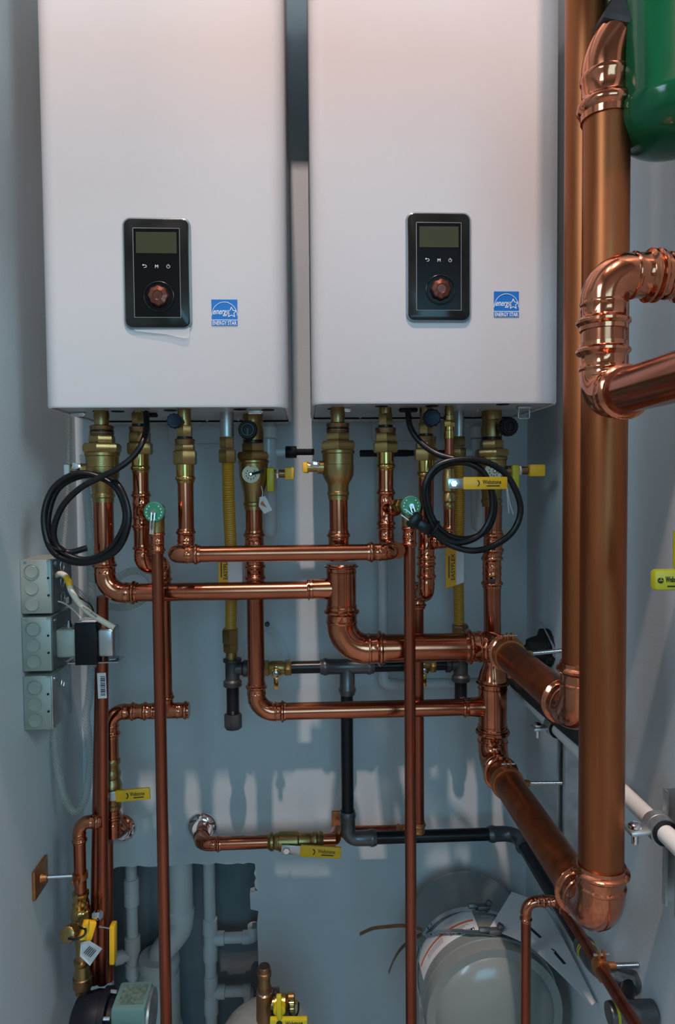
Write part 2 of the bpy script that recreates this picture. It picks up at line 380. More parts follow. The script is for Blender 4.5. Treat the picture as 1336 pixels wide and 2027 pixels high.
# ================================================================== boilers
YB = -0.40
def boiler(x0p, x1p, yl, yr, label, panel, star, holes, screws, latches, grommet):
    a = P(x0p, yl, YB); b = P(x1p, yr, YB); z0 = (a.z+b.z)/2; x0, x1 = a.x, b.x; H = 0.90
    t = thing('wall_hung_boiler', label, 'boiler', ((x0+x1)/2, -0.2, z0), 'twin wall hung boilers')
    def loop(ins, z, yb):
        r = 0.030; pts = [V((x0+ins, yb, z))]
        for k in range(9):
            th = PI+PI/2*k/8; pts.append(V((x0+r+math.cos(th)*(r-ins), YB+r+math.sin(th)*(r-ins), z)))
        for k in range(9):
            th = 1.5*PI+PI/2*k/8; pts.append(V((x1-r+math.cos(th)*(r-ins), YB+r+math.sin(th)*(r-ins), z)))
        pts.append(V((x1-ins, yb, z))); return pts
    mb = MB(); yb = -0.115
    mb.ring_mesh([loop(0.006, z0+0.006, yb), loop(0.006, z0, yb), loop(0.002, z0-0.0005, yb), loop(0, z0+0.0035, yb), loop(0, z0+H-0.004, yb), loop(0.004, z0+H, yb)])
    mk('front_cover', mb, M_BOILER, t, ang=30)
    mk('chassis', MB().box(((x0+x1)/2, -0.059, z0+H/2+0.003), (x1-x0-0.006, 0.108, H-0.006), bev=0.002), M_CHASSIS, t)
    zp = z0+0.0045
    pl = mk('bottom_plate', MB().box(((x0+x1)/2, -0.196, zp), (x1-x0-0.016, 0.375, 0.003)), M_CHASSIS, t)
    zb = zp-0.0015
    for hx, hy, hw in holes:
        p = PZ(hx, hy, zb); mk('knockout_plug', MB().lathe(p+V((0,0,0.001)), -EZ, [(0,hw/S(p.y)),(0.002,hw/S(p.y)),(0.0024,hw/S(p.y)*0.9)]), M_HOLE, pl)
    for sx, sy in screws:
        p = PZ(sx, sy, zb); mk('screw', MB().lathe(p+V((0,0,0.001)), -EZ, [(0,0.0032),(0.003,0.0032),(0.0042,0.002)], 10), M_CHROME, pl)
    # a pressed seam across the plate
    sl = PZ(x0p+95, yl+30, zb); mk('seam', MB().box(((x0+x1)/2, sl.y, zb-0.0006), (x1-x0-0.06, 0.002, 0.0012)), M_STEEL, pl)
    for lx, ly, hang in latches:
        p = PZ(lx, ly, zb); lt = mk('latch', MB().box(p-V((0,0,0.003)), (0.026,0.010,0.006), bev=0.0015), M_STEEL, t)
        if hang:
            mk('buckle_bail', MB().tube([p+V((-.010,0,-.004)), p+V((-.011,0,-.024)), p+V((.011,0,-.024)), p+V((.010,0,-.004))], 0.0013, 8, 0.004), M_CHROME, lt)
        else:
            mk('buckle_bail', MB().tube([p+V((-.012,-.004,-.007)), p+V((.010,-.004,-.007)), p+V((.014,-.004,-.003))], 0.0016, 8, 0.003), M_CHROME, lt)
    gp = PZ(grommet[0], grommet[1], zb)
    mk('cable_grommet', MB().box(gp-V((0,0,0.004)), (0.036,0.014,0.008), bev=0.003), M_PLB, t)
    # control panel
    pxc, pyc, wp, hp = panel; s = S(YB); c = P(pxc, pyc, YB); w, h = wp/s, hp/s
    def rrect(w, h, r, y, n=6):
        out = []
        for cx, cz, a0 in ((w/2-r, h/2-r, 0), (-w/2+r, h/2-r, PI/2), (-w/2+r, -h/2+r, PI), (w/2-r, -h/2+r, 1.5*PI)):
            for k in range(n+1):
                th = a0+PI/2*k/n; out.append(V((c.x+cx+r*math.cos(th), y, c.z+cz+r*math.sin(th))))
        return out
    pn = MB(); pn.ring_mesh([rrect(w+0.004, h+0.004, 0.014, YB+0.002), rrect(w+0.004, h+0.004, 0.014, YB-0.004), rrect(w, h, 0.012, YB-0.0055)])
    rim = mk('control_panel', fix(pn), M_RIM, t, label='black control panel with display and knob')
    fb = MB(); fb.ring_mesh([rrect(w-0.002, h-0.002, 0.012, YB-0.004), rrect(w-0.002, h-0.002, 0.012, YB-0.0065), rrect(w-0.006, h-0.006, 0.010, YB-0.0075)])
    mk('bezel', fix(fb), M_PANEL, rim)
    iw, ih = 88/s, 169/s; y = YB-0.0076
    fr = MB(); fr.tube([c+V((-iw/2,y-c.y,ih/2)), c+V((iw/2,y-c.y,ih/2)), c+V((iw/2,y-c.y,-ih/2)), c+V((-iw/2,y-c.y,-ih/2)), c+V((-iw/2,y-c.y,ih/2))], 0.0007, 6)
    mk('trim_line', fr, M_DIM, rim)
    mk('inner_face', MB().box(c+V((0,y-c.y,0)), (iw-0.001,0.0012,ih-0.001)), M_PANELI, rim)
    mk('screen', MB().box(c+V((0,y-c.y-0.0006,57/s)), (77/s,0.0012,40/s)), M_LCD, rim, label='unlit green grey display')
    yi = y-0.0012; zi = c.z+12/s
    text('M', 0.0055, V((c.x, yi, zi)), EX, EZ, M_WHITE, rim, 'button_mark')
    pw = MB().tube([V((c.x+22/s+0.0028*math.sin(0.6+k*(2*PI-1.2)/14), yi, zi+0.0028*math.cos(0.6+k*(2*PI-1.2)/14))) for k in range(15)], 0.0004, 5).box(V((c.x+22/s, yi, zi+0.0022)), (0.0008,0.0006,0.0034))
    mk('button_mark', pw, M_WHITE, rim)
    bk = MB().tube([V((c.x-25/s, yi, zi+0.0022)), V((c.x-19.5/s, yi, zi+0.0022)), V((c.x-19.5/s, yi, zi-0.002)), V((c.x-24/s, yi, zi-0.002))], 0.0005, 6, 0.002).box(V((c.x-25.5/s, yi, zi+0.0022)), (0.0022,0.0006,0.0022))
    mk('button_mark', bk, M_WHITE, rim)
    kc = c+V((3/s, y-c.y, -45/s))
    mk('knob_ring', MB().torus(kc+V((0,-0.001,0)), EY, 28/s, 0.0014, 32, 8), M_PANEL, rim)
    kb = MB(); n = 32; rings = []
    for tt, rr, am in ((0.0,20/s,0.03),(0.006,20/s,0.05),(0.010,17/s,0.06),(0.012,9.5/s,0.02),(0.0105,8/s,0)):
        rings.append([kc+V((rr*(1+am*math.cos(8*2*PI*j/n))*math.cos(2*PI*j/n), -tt, rr*(1+am*math.cos(8*2*PI*j/n))*math.sin(2*PI*j/n))) for j in range(n)])
    kb.ring_mesh(rings); mk('knob', fix(kb), M_KNOBC, rim, label='ridged copper coloured knob')
    # efficiency label
    lc = P(star[0], star[1], YB); q = 50/s; y = YB-0.0006
    lb = mk('efficiency_label', MB().box(V((lc.x, y, lc.z)), (q,0.0011,q)), M_BLUE, t, label='square blue efficiency label with white print')
    y -= 0.0009
    ar = MB(); pts = []
    for k in range(15):
        th = PI*k/14; pts.append(V((lc.x-math.cos(th)*q*0.49, y, lc.z-q*0.12+math.sin(th)*q*0.52)))
    ar.tube(pts, 0.0005, 5); mk('arc', ar, M_WHITE, lb)
    mk('line', MB().box(V((lc.x, y, lc.z-q*0.29)), (q,0.0006,0.0011)), M_WHITE, lb)
    text('ENERGY STAR', q*0.155, V((lc.x, y, lc.z-q*0.405)), EX, EZ, M_WHITE, lb, wide=q*0.93)
    text('energy', q*0.24, V((lc.x-q*0.14, y, lc.z-q*0.03)), EX, EZ, M_WHITE, lb, wide=q*0.62, shear=0.35)
    st = []
    for k in range(10):
        th = PI/2+2*PI*k/10; rr = q*(0.215 if k % 2 == 0 else 0.095); st.append(V((lc.x+q*0.27+rr*math.cos(th), y, lc.z+q*0.0+rr*math.sin(th))))
    sm = MB()
    for k in range(10): sm.bar(st[k], st[(k+1) % 10], 0.0011, 0.0006, (0,-1,0))
    mk('star', sm, M_WHITE, lb)
    return t, z0
bA, ZA = boiler(84, 570, 808, 803, 'white boiler nearer the grey electrical boxes', (312.5,543,125,208), (444.5,619),
    [(197,814,13),(233,814,13),(337,812,13),(475,810,13),(530,811,13)],
    [(252,834),(259,843),(250,846),(322,822),(335,822),(398,836),(402,842),(410,831),(432,836),(468,835),(472,830),(551,841),(569,843),(445,824),(440,842)],
    [(155,816,False),(505,811,False)], (293,818))
bB, ZB = boiler(617, 1111, 803, 793, 'white boiler beside the tall copper risers', (867,530.5,124,208), (1002,602.5),
    [(660,809,12),(755,804,13),(855,803,13),(995,800,13)],
    [(627,841),(694,842),(700,829),(699,833),(713,825),(713,837),(780,827),(780,832),(828,813),(833,816),(868,812),(870,815),(920,838),(925,834),(945,813),(936,823)],
    [(682,807,False),(1037,803,True)], (808,808))
# mounting plates behind the pipe stubs
for (x0, x1, y0, y1, lab) in ((332, 446, 832, 878, 'thin metal mounting plate under the boiler nearer the boxes'), (737, 872, 832, 871, 'thin metal mounting plate under the boiler beside the risers')):
    a = P(x0, y0, -0.012); b = P(x1, y1, -0.012)
    tag(mk('mounting_plate', MB().box(((a.x+b.x)/2, -0.008, (a.z+0.02+b.z)/2), (b.x-a.x, 0.010, a.z+0.02-b.z), bev=0.002), M_MOUNT), lab, 'mounting plate', 'mounting plates')

# ================================================================== isolation valves under the boilers
def lever(parent, p, d, L, w, nrm, root=0.014, m=M_YEL, txt='Webstone', thick=0.007, name='handle', flip=False):
    """ball valve lever: p = stem axis, d = lever direction, nrm = face direction"""
    p, d, nrm = V(p), V(d).normalized(), V(nrm).normalized(); up = nrm.cross(d)
    h = mk(name, MB().bar(p+d*root, p+d*L, w, thick, nrm, bev=min(thick,w)*0.3), m, parent, label='vinyl coated lever handle')
    mk('lever_plate', MB().bar(p-d*w*0.45, p+d*(root+0.004), w*0.8, 0.003, nrm, bev=0.0008), M_STEEL, h)
    mk('stem_nut', MB().prism(p, nrm, 0, 0.007, w*0.30, 6), M_CHROME, h)
    if txt:
        xd = -d if flip else d; u2 = -up if flip else up
        f = nrm*(thick/2+0.0002)
        text(txt, w*0.34, p+d*(root+(L-root)*0.64)+f+u2*w*0.10, xd, u2, M_INK, h, wide=(L-root)*0.42)
        mk('print_line', MB().bar(p+d*(root+(L-root)*0.52)+f-u2*w*0.22, p+d*(root+(L-root)*0.82)+f-u2*w*0.22, w*0.09, 0.0004, nrm), M_INK, h)
        mk('print_mark', MB().torus(p+d*(root+(L-root)*0.28)+f, nrm, w*0.26, w*0.045, 14, 5, (-1.1, 1.1)), M_INK, h)
    return h
YS, YR = -0.31, -0.24           # planes of the supply and return stubs
def supply_valve(x, yn, label, side):
    Y = YS; t = thing('isolation_valve', label, 'valve', P(x, yn+120, Y), 'brass isolation valves under the boilers')
    X = P(x, yn+40, Y).x; k = dict(xw=X)
    stack(t, 'nipple', x-5, Y, [(yn-76,13),(yn-60,14),(yn-58,15),(yn-34,13)], M_BRASS, xw=X)
    stack(t, 'adapter', x, Y, [(yn-36,19),(yn-34,23),(yn-27,22),(yn-25,20),(yn-22,23),(yn-16,22)], M_BRONZE, **k)
    stack(t, 'gasket', x, Y, [(yn-26,21),(yn-25,22.5),(yn-18,22.5),(yn-16,21)], M_RUB, **k)
    stack(t, 'collar', x, Y, [(yn-16,24),(yn+1,24)], M_BRASS, hexa=6, **k)
    stack(t, 'union_nut', x, Y, [(yn,35),(yn+19,35)], M_BRASS, hexa=6, **k)
    b = stack(t, 'body', x, Y, [(yn+17,30),(yn+19,33),(yn+24,33),(yn+26,31),(yn+46,30.5),(yn+47,31.5),(yn+66,31),(yn+76,27),(yn+84,22),(yn+88,21),(yn+99,20),(yn+101,22),(yn+106,22),(yn+108,20),(yn+116,20),(yn+116,18)], M_BRASS, **k)
    s = S(Y); c = V((X, Y, zpx(x, yn+52, Y)))
    dv = mk('drain_port', MB().lathe(c, -EX, [(20/s,13/s),(41/s,13/s),(41/s,9/s),(58/s,9/s),(58/s,11/s),(66/s,11/s)], 16), M_BRASS, t)
    mk('chrome_lever', MB().bar(c+V((-54/s,-0.012,0.008)), c+V((-38/s,-0.012,0.004)), 0.012, 0.006, (0,-1,0), 0.0015), M_CHROME, t)
    mk('port_cap', MB().box(c+V((-65/s,-0.004,0)), (10/s,20/s,20/s), bev=0.002), M_YEL if side else M_PVCG, t)
    return X
XSA = supply_valve(203, 878, 'brass valve behind the coiled cable, below the boiler nearer the boxes', False)
XSB = supply_valve(669, 873, 'brass valve with a yellow capped side port, above the big tee', True)
def return_valve(x, yn, label, kdx, lever_dx):
    Y = YR; s = S(Y); X = P(x, yn+40, Y).x; k = dict(xw=X)
    t = thing('purge_valve', label, 'valve', P(x, yn+110, Y), 'brass purge valves with round dials')
    stack(t, 'relief_body', x-3, Y, [(yn-90,16),(yn-80,20),(yn-58,20),(yn-56,18),(yn-40,21),(yn-24,21)], M_BRASS, **k)
    kc = V((P(x+kdx, yn-40, Y).x, Y-21/s, zpx(x, yn-41, Y)))
    kb = MB(); n = 40; rings = []
    for tt, rr in ((0.0,9/s),(0.008,10/s),(0.008,18/s),(0.022,18/s),(0.024,16/s),(0.024,5/s)):
        rings.append([kc+V((rr*(1+0.035*math.cos(20*2*PI*j/n))*math.cos(2*PI*j/n), -tt, rr*(1+0.035*math.cos(20*2*PI*j/n))*math.sin(2*PI*j/n))) for j in range(n)])
    kb.ring_mesh(rings); ko = mk('relief_knob', fix(kb), M_PLB, t, label='black ribbed knob')
    mk('knob_grip', MB().torus(kc-V((0,0.024,0)), EY, 11/s, 0.0022, 20, 6).box(kc-V((0,0.025,0.004)), (0.003,0.003,0.014)), M_RUB, ko)
    mk('knob_stem', MB().lathe(V((X,Y,kc.z)), kc+V((0,-0.004,0))-V((X,Y,kc.z)), [(0,9/s),((kc-V((X,Y,kc.z))).length+0.003,9/s)], 12), M_BRASS, t)
    stack(t, 'gasket', x, Y, [(yn-24,20),(yn-18,20)], M_RUB, **k)
    stack(t, 'collar', x, Y, [(yn-18,22.5),(yn+1,22.5)], M_BRASS, hexa=6, **k)
    stack(t, 'union_nut', x, Y, [(yn,32),(yn+16,32)], M_BRASS, hexa=6, **k)
    stack(t, 'body', x, Y, [(yn+15,28),(yn+17,31),(yn+21,31),(yn+23,29),(yn+50,28),(yn+62,25),(yn+80,21),(yn+86,20),(yn+98,19),(yn+100,21),(yn+105,21),(yn+107,19),(yn+114,19),(yn+114,17)], M_BRASS, **k)
    dc = V((P(x-3, yn+44, Y).x, Y-27/s, zpx(x, yn+44, Y)))
    d = mk('dial', MB().lathe(dc, -EY, [(-0.006,17/s),(0.001,17/s),(0.001,14.5/s),(0.002,14/s)], 24), M_DIAL, t, label='round off-white dial')
    mk('dial_screw', MB().lathe(dc, -EY, [(0.001,4/s),(0.006,4/s),(0.008,2/s)], 12), M_CHROME, d)
    mk('dial_pointer', MB().bar(dc+V((0,-0.004,0)), dc+V((26/s,-0.006,6/s)), 0.005, 0.003, (0,-1,0), 0.001), M_PLB, d)
    for i in range(9):
        th = PI*0.75+i*PI*1.5/8*1; r0 = 9.5/s
        mk('dial_tick', MB().box(dc+V((r0*math.cos(th),-0.0022,r0*math.sin(th))), (0.0016,0.0006,0.003)), M_INK, d)
    lz = zpx(x, yn+55, Y)
    lh = mk('handle', MB().box(V((P(x+lever_dx+34, yn+55, Y).x, Y-0.004, lz)), (15/s, 22/s, 48/s), bev=0.004), M_YELG, t, label='yellow green lever')
    mk('drain_stem', MB().lathe(V((X,Y,zpx(x,yn+43,Y))), EX, [(15/s,10/s),(40/s+lever_dx/s,10/s),(40/s+lever_dx/s,8/s),(62/s+lever_dx/s,8/s)], 14), M_BRONZE, t)
    mk('stem_nut', MB().prism(V((X,Y,zpx(x,yn+43,Y))), EX, 42/s+lever_dx/s, 50/s+lever_dx/s, 10/s), M_CHROME, t)
    hx = P(x+62+lever_dx, yn+43, Y).x
    L2 = 18/s if lever_dx < 5 else 32/s
    mk('drain_cap', MB().box(V((hx+L2/2, Y-0.002, zpx(x,yn+43,Y))), (L2, 20/s, 24/s), bev=0.003), M_YEL, t)
    return X
XRA = return_valve(502, 895, 'brass valve with dial and warning tag, between the yellow hose and the gap', -8, 0)
XRB = return_valve(973, 889, 'brass valve with dial partly behind the coiled cable with a plug', 22, 10)
# paper tags
def tag_card(name, pts, label, cat, m=M_PAPER, th=0.0008):
    return tag(mk(name, fix(MB().slab(pts, (0,th,0))), m, None, smooth=False), label, cat)
yt = YR-0.038
wt = tag_card('warning_tag', [P(514,984,yt), P(525,982,yt-0.003), P(539,1010,yt-0.006), P(523,1017,yt-0.006), P(512,1002,yt)], 'white paper tag with a warning triangle on a brass valve', 'tag')
mk('tag_triangle', fix(MB().slab([P(515,998,yt-.004), P(519,991,yt-.004), P(528,1005,yt-.007)], (0,0.0005,0))), M_ORANGE, wt, smooth=False)
mk('tag_string', MB().tube(spline([P(517,962,yt), P(520,975,yt-0.002), P(518,986,yt)], 4), 0.0008, 6), M_PAPER, wt)
tw = thing('tag_string', 'thin grey strings hanging beside the valve with dial by the coiled cable', 'string', P(1007,1010,YR-0.02))
mk('strand', MB().tube(spline([P(1003,965,YR-.03), P(1005,990,YR-.03), P(1007,1016,YR-.03)], 4), 0.0013, 6), M_PAPER, tw)
mk('strand', MB().tube(spline([P(1004,965,YR-.03), P(1009,995,YR-.03), P(1016,1018,YR-.03)], 4), 0.0010, 6), M_PAPER, tw)

# ================================================================== smaller boiler unions
def union(x, Y, y0, nut0, nut1, nhw, phw, label, hand=None, top=None, ytop=800):
    s = S(Y); X = P(x, nut0, Y).x; t = thing('pipe_union', label, 'pipe union', P(x, nut1+28, Y), 'brass pipe unions under the boilers'); k = dict(xw=X)
    stack(t, 'nipple', x, Y, [(ytop,phw*0.8),(y0,phw*0.8)], M_BRASS, **k)
    stack(t, 'hex_nipple', x, Y, [(y0-26,phw*0.92),(y0-2,phw*0.92)], M_BRASS, hexa=6, **k)
    stack(t, 'gasket', x, Y, [(y0-3,phw*0.95),(y0+3,phw*0.95)], M_RUB, **k)
    stack(t, 'adapter', x, Y, [(y0+1,phw*1.15),(y0+3,nhw*0.86),(y0+11,nhw*0.80),(y0+13,nhw*0.75)], M_BRONZE, **k)
    stack(t, 'collar', x, Y, [(y0+12,nhw*0.84),(nut0+1,nhw*0.84)], M_BRASS, hexa=6, **k)
    stack(t, 'union_nut', x, Y, [(nut0,nhw),(nut1,nhw)], M_BRASS, hexa=6, **k)
    stack(t, 'tailpiece', x, Y, [(nut1-1,phw*1.1),(nut1+22,phw*1.08),(nut1+24,phw*1.2),(nut1+27,phw*1.24),(nut1+30,phw*1.2),(nut1+32,phw*1.07),(nut1+36,phw*1.05)], M_BRASSP, **k)
    if hand:
        kx, ky, kr = hand; c = P(kx, ky, Y-0.030); n = 36; rings = []; kb = MB()
        for tt, rr in ((-0.004,kr*.5),(0.0,kr*0.55),(0.0,kr),(0.012,kr),(0.014,kr*0.85),(0.013,kr*0.4)):
            rings.append([c+V((rr/s*(1+0.06*math.cos(12*2*PI*j/n))*math.cos(2*PI*j/n), -tt, rr/s*(1+0.06*math.cos(12*2*PI*j/n))*math.sin(2*PI*j/n))) for j in range(n)])
        kb.ring_mesh(rings); mk('knob', fix(kb), M_KNOB, t, label='dark blue ribbed knob')
        mk('knob_stem', MB().tube([V((X,Y,c.z)), c], 7/s, 10), M_BRASS, t)
    return X
YU = -0.30
XU1 = union(277, YU, 843, 876, 900, 24, 15.5, 'brass union left of the dark blue knob, above the relief valve tee')
XU2 = union(366, -0.34, 868, 892, 920, 23, 16, 'brass union with dark blue knob beside the yellow gas hose', (347,834,14), ytop=798)
XU3 = union(763, YU, 845, 875, 896, 25, 15.5, 'brass union in front of the black hose barb')
XU4 = union(843, YU, 862, 888, 912, 24, 15.5, 'brass union with dark blue knob, crossed by the black cable', (853,828,17))

# ================================================================== copper: small circuit of the first boiler
R1 = 0.0148
t = thing('copper_pipe', 'copper pipe below the relief valve tee, dropping to a tee with a stub end', 'copper pipe', P(277,1400,YU), None)
X = XU1; Z = lambda y, x=277, Y=YU: zpx(x, y, Y)
def vp(t, X, Y, y0, y1, x, r, m=M_COP, n=18): return pipe(t, V((X,Y,zpx(x,y0,Y))), V((X,Y,zpx(x,y1,Y))), r, m, n=n)
vp(t, X, YU, 925, 1110, 277, R1)
mk('tee', tee_mb(V((X,YU,Z(1011))), -EZ, V((0.62,-1,0)), R1, 0.012, 38/S(YU), 0.030), M_COPF, t)
YK = -0.215
mk('elbow', elbow_mb(V((X+0.001,YU,Z(1122))), EZ, V((0.75,0.66,0)), R1, 0.020, sc=0.7), M_COPF, t)
c2 = V((P(322,1122,YK).x, YK, Z(1122)))
mk('elbow', elbow_mb(c2, (V((X,YU,Z(1122)))-c2).normalized(), -EZ, R1, 0.020, s1=False, sc=0.7), M_COPF, t)
mk('pipe', MB().tube([V((X,YU,Z(1122)))+V((.030,.026,0)), c2+V((-.012,-.010,0))], R1*1.07), M_COPF, t)
zt = zpx(322, 1407, YK)
pipe(t, c2-EZ*0.03, V((c2.x,YK,zt)), R1, M_COP)
xs = lambda x, y=1407, Y=YK: P(x, y, Y).x
mk('tee', tee_mb(V((c2.x,YK,zt)), EX, EZ, R1, R1, 0.0485, 0.036), M_COPF, t)
xe = xs(219)
pipe(t, V((xe+0.03,YK,zt)), V((c2.x,YK,zt)), R1, M_COP)
mk('elbow', elbow_mb(V((xe,YK,zt)), EX, -EZ, R1, 0.026), M_COPF, t)
pipe(t, V((xe,YK,zt-0.02)), V((xe,YK,zpx(219,1512,YK))), R1, M_COP)
# ball valve in that drop, then the elbow into the wall plate
def drop_valve():
    Y = YK; s = S(Y); t = thing('ball_valve', 'brass ball valve with yellow lever in front of the drain opening', 'valve', P(222,1590,Y))
    stack(t, 'body', 220, Y, [(1500,14),(1504,17),(1510,17),(1514,14.5),(1524,14.5),(1528,17),(1536,17),(1540,15),(1548,17),(1552,19),(1575,19),(1580,15),(1590,14.5),(1593,17),(1599,17),(1602,14)], M_BRASS, xw=xe)
    p = V((xe-6/s, Y-0.026, zpx(219,1566,Y))); mk('stem', MB().tube([V((xe,Y,p.z)), p], 0.006, 10), M_STEEL, t)
    lever(t, p, V((1,0,0.06)), 86/s, 23/s, -EY, root=0.020)
drop_valve()
t = thing('copper_pipe', 'short copper elbow dropping from a ball valve into a chrome wall plate', 'copper pipe', P(222,1660,YK))
ze = zpx(222, 1655, YK)
pipe(t, V((xe,YK,zpx(219,1598,YK))), V((xe,YK,ze)), R1, M_COP)
mk('elbow', elbow_mb(V((xe,YK,ze)), EZ, V((0.30,1,0.12)), R1, 0.022, sc=0.7), M_COPF, t)
e1 = P(239,1637,0); pipe(t, V((xe,YK,ze))+V((.012,.04,.005)), e1+V((0,0.012,0)), R1, M_COP)
def escutcheon(c, label):
    s = S(0); return tag(mk('wall_escutcheon', MB().lathe(c+V((0,-0.0005,0)), -EY, [(0,31/s),(0.003,31/s),(0.008,28/s),(0.013,22/s),(0.015,19/s),(0.015,17.5/s)], 36), M_CHROME), label, 'wall plate', 'chrome wall plates')
escutcheon(P(240,1637,0), 'round chrome wall plate behind the valve drop by the copper bundle')
e2 = P(400.5,1636,0); escutcheon(e2, 'round chrome wall plate feeding the horizontal pipe with yellow lever')

# ================================================================== cross-over pipe between the boilers
YX = -0.405; R1b = 0.0145
t = thing('copper_pipe', 'long horizontal copper pipe joining the two boilers, highest of the crossing pipes', 'copper pipe', P(560,1095,YX))
z = zpx(560, 1095, YX); xa = P(366,1095,YX).x-0.004; xb = P(765,1092,YX).x
pipe(t, V((XU2,-0.34,zpx(366,945,-.34))), V((XU2,-0.34,z+0.015)), R1b, M_COP)
mk('elbow', elbow_mb(V((XU2,-0.345,z)), EZ, V((-0.28,-1,0)), R1b, 0.018, s2=False, sc=0.75), M_COPF, t)
mk('elbow', elbow_mb(V((XU2-0.014,YX,z)), V((0.28,1,0)), EX, R1b, 0.018, s1=False), M_COPF, t)
pipe(t, V((XU2+0.01,YX,z)), V((xb-0.01,YX,z)), R1b, M_COP)
mk('elbow', elbow_mb(V((xb+0.012,YX,z)), -EX, V((-0.16,1,0)), R1b, 0.018, s2=False), M_COPF, t)
mk('elbow', elbow_mb(V((XU3,YU,z)), V((0.16,-1,0)), EZ, R1b, 0.020, s1=False, sc=0.7), M_COPF, t)
pipe(t, V((XU3+0.010,YX+0.02,z)), V((XU3+0.002,YU-0.015,z)), R1b*1.07, M_COPF)
vp(t, XU3, YU, 920, 1070, 763, R1)
mk('tee', tee_mb(V((XU3,YU,zpx(763,1006,YU))), -EZ, V((0.80,-1,0)), R1, 0.012, 38/S(YU), 0.030), M_COPF, t)

# ================================================================== relief valves and their long discharge tubes
def relief(x, y, X0, label, lab2, ldir, bottom):
    Y = -0.362; s = S(Y); c = P(x, y, Y); t = thing('relief_valve', label, 'relief valve', P(x,y+45,Y), 'green capped relief valves')
    src = V((X0,YU,c.z))
    d = (c-src); 
    mk('inlet', MB().tube([src+d*0.35, c], 11/s, 14), M_BRASS, t)
    mk('inlet_nut', MB().prism(src, d, d.length*0.45, d.length*0.68, 14/s), M_BRASSP, t)
    mk('body', MB().lathe(c+V((0,0,0)), -EZ, [(-14/s,12/s),(-10/s,16/s),(12/s,16/s),(16/s,15/s),(40/s,15/s),(42/s,13/s)], 20), M_BRASS, t)
    mk('bonnet', MB().lathe(c, -EY, [(-0.006,17/s),(0.014,19/s),(0.018,20/s)], 28), M_BRASSP, t)
    fd = c+V((0,-0.018,0))
    dk = mk('cap_disc', MB().lathe(fd, -EY, [(-0.001,20/s),(0.003,20/s),(0.0045,18.5/s)], 32), M_GREENT, t, label='round green disc with raised print')
    for k in range(14):
        if k in (3,4): continue
        th = 2*PI*k/14; r = 14.5/s
        mk('raised_print', MB().box(fd+V((r*math.cos(th),-0.0048,r*math.sin(th))), (0.0018,0.0006,0.0026)), M_PVCG, dk)
    mk('lever_hub', MB().lathe(fd, -EY, [(0.003,5/s),(0.012,5/s)], 12), M_CHROME, t)
    tip = fd+V((ldir[0]/s,-0.010,-ldir[1]/s))
    for k in (-1, 1):
        o = V((ldir[1],0,ldir[0])).normalized()*(k*3.2/s)
        mk('test_lever', MB().bar(fd+o+V((0,-0.011,0)), tip+o*0.7, 3.2/s, 0.003, (0,-1,0), 0.0006), M_CHROME, t)
    mk('test_lever', MB().bar(tip-V((ldir[0],0,-ldir[1])).normalized()*8/s, tip, 8/s, 0.003, (0,-1,0), 0.0006), M_CHROME, t)
    r = 11.6/s; xx = c.x
    q = thing('discharge_pipe', lab2, 'copper pipe', V((xx,Y,0.02)), 'relief valve discharge pipes')
    mk('press_adapter', coupling_mb(V((xx,Y,zpx(x,y+60,Y))), -EZ, r*1.08, 22/s), M_COPF, q)
    mk('pipe', MB().tube([V((xx,Y,zpx(x,y+50,Y))), V((xx,Y,0.0))], r, 20), M_COPD, q)
relief(310, 1013, XU1, 'relief valve with green disc and downward chrome lever', 'long vertical copper tube in front of the capped tee', (-4,42), 0)
relief(810, 1001, XU3, 'relief valve with green disc beside the cable plug', 'long vertical copper tube crossing in front of the black gas pipe', (14,40), 0)

# ================================================================== second boiler: small circuit
t = thing('copper_pipe', 'copper pipe behind the coiled cable with plug, dropping beside the discharge tube', 'copper pipe', P(843,1700,YU))
vp(t, XU4, YU, 930, 1130, 843, R1)
YD = -0.215
mk('tee', tee_mb(V((XU4,YU,zpx(843,1072,YU))), -EZ, EX, R1, 0.0115, 40/S(YU), 0.032), M_COPF, t)
mk('coupling', coupling_mb(V((XU4,YU,zpx(843,1128,YU))), -EZ, R1, 20/S(YU)), M_COPF, t)
zq = zpx(843, 1178, YU); xd = P(826, 1178, YD).x
mk('elbow', elbow_mb(V((XU4,YU,zq)), EZ, V((xd-XU4,YD-YU,0)), R1, 0.020, sc=0.7), M_COPF, t)
pipe(t, V((XU4,YU,zq))+V((xd-XU4,YD-YU,0))*0.3, V((xd,YD,zq)), R1*1.05, M_COPF)
mk('elbow', elbow_mb(V((xd,YD,zq)), V((XU4-xd,YU-YD,0)), -EZ, R1, 0.018, s1=False, sc=0.7), M_COPF, t)
vp(t, xd, YD, 1190, 1640, 826, 0.0128, M_COPD)
mk('end_collar', coupling_mb(V((xd,YD,zpx(826,1636,YD))), -EZ, 0.0128, 10/S(YD), one=True), M_COPO, t)
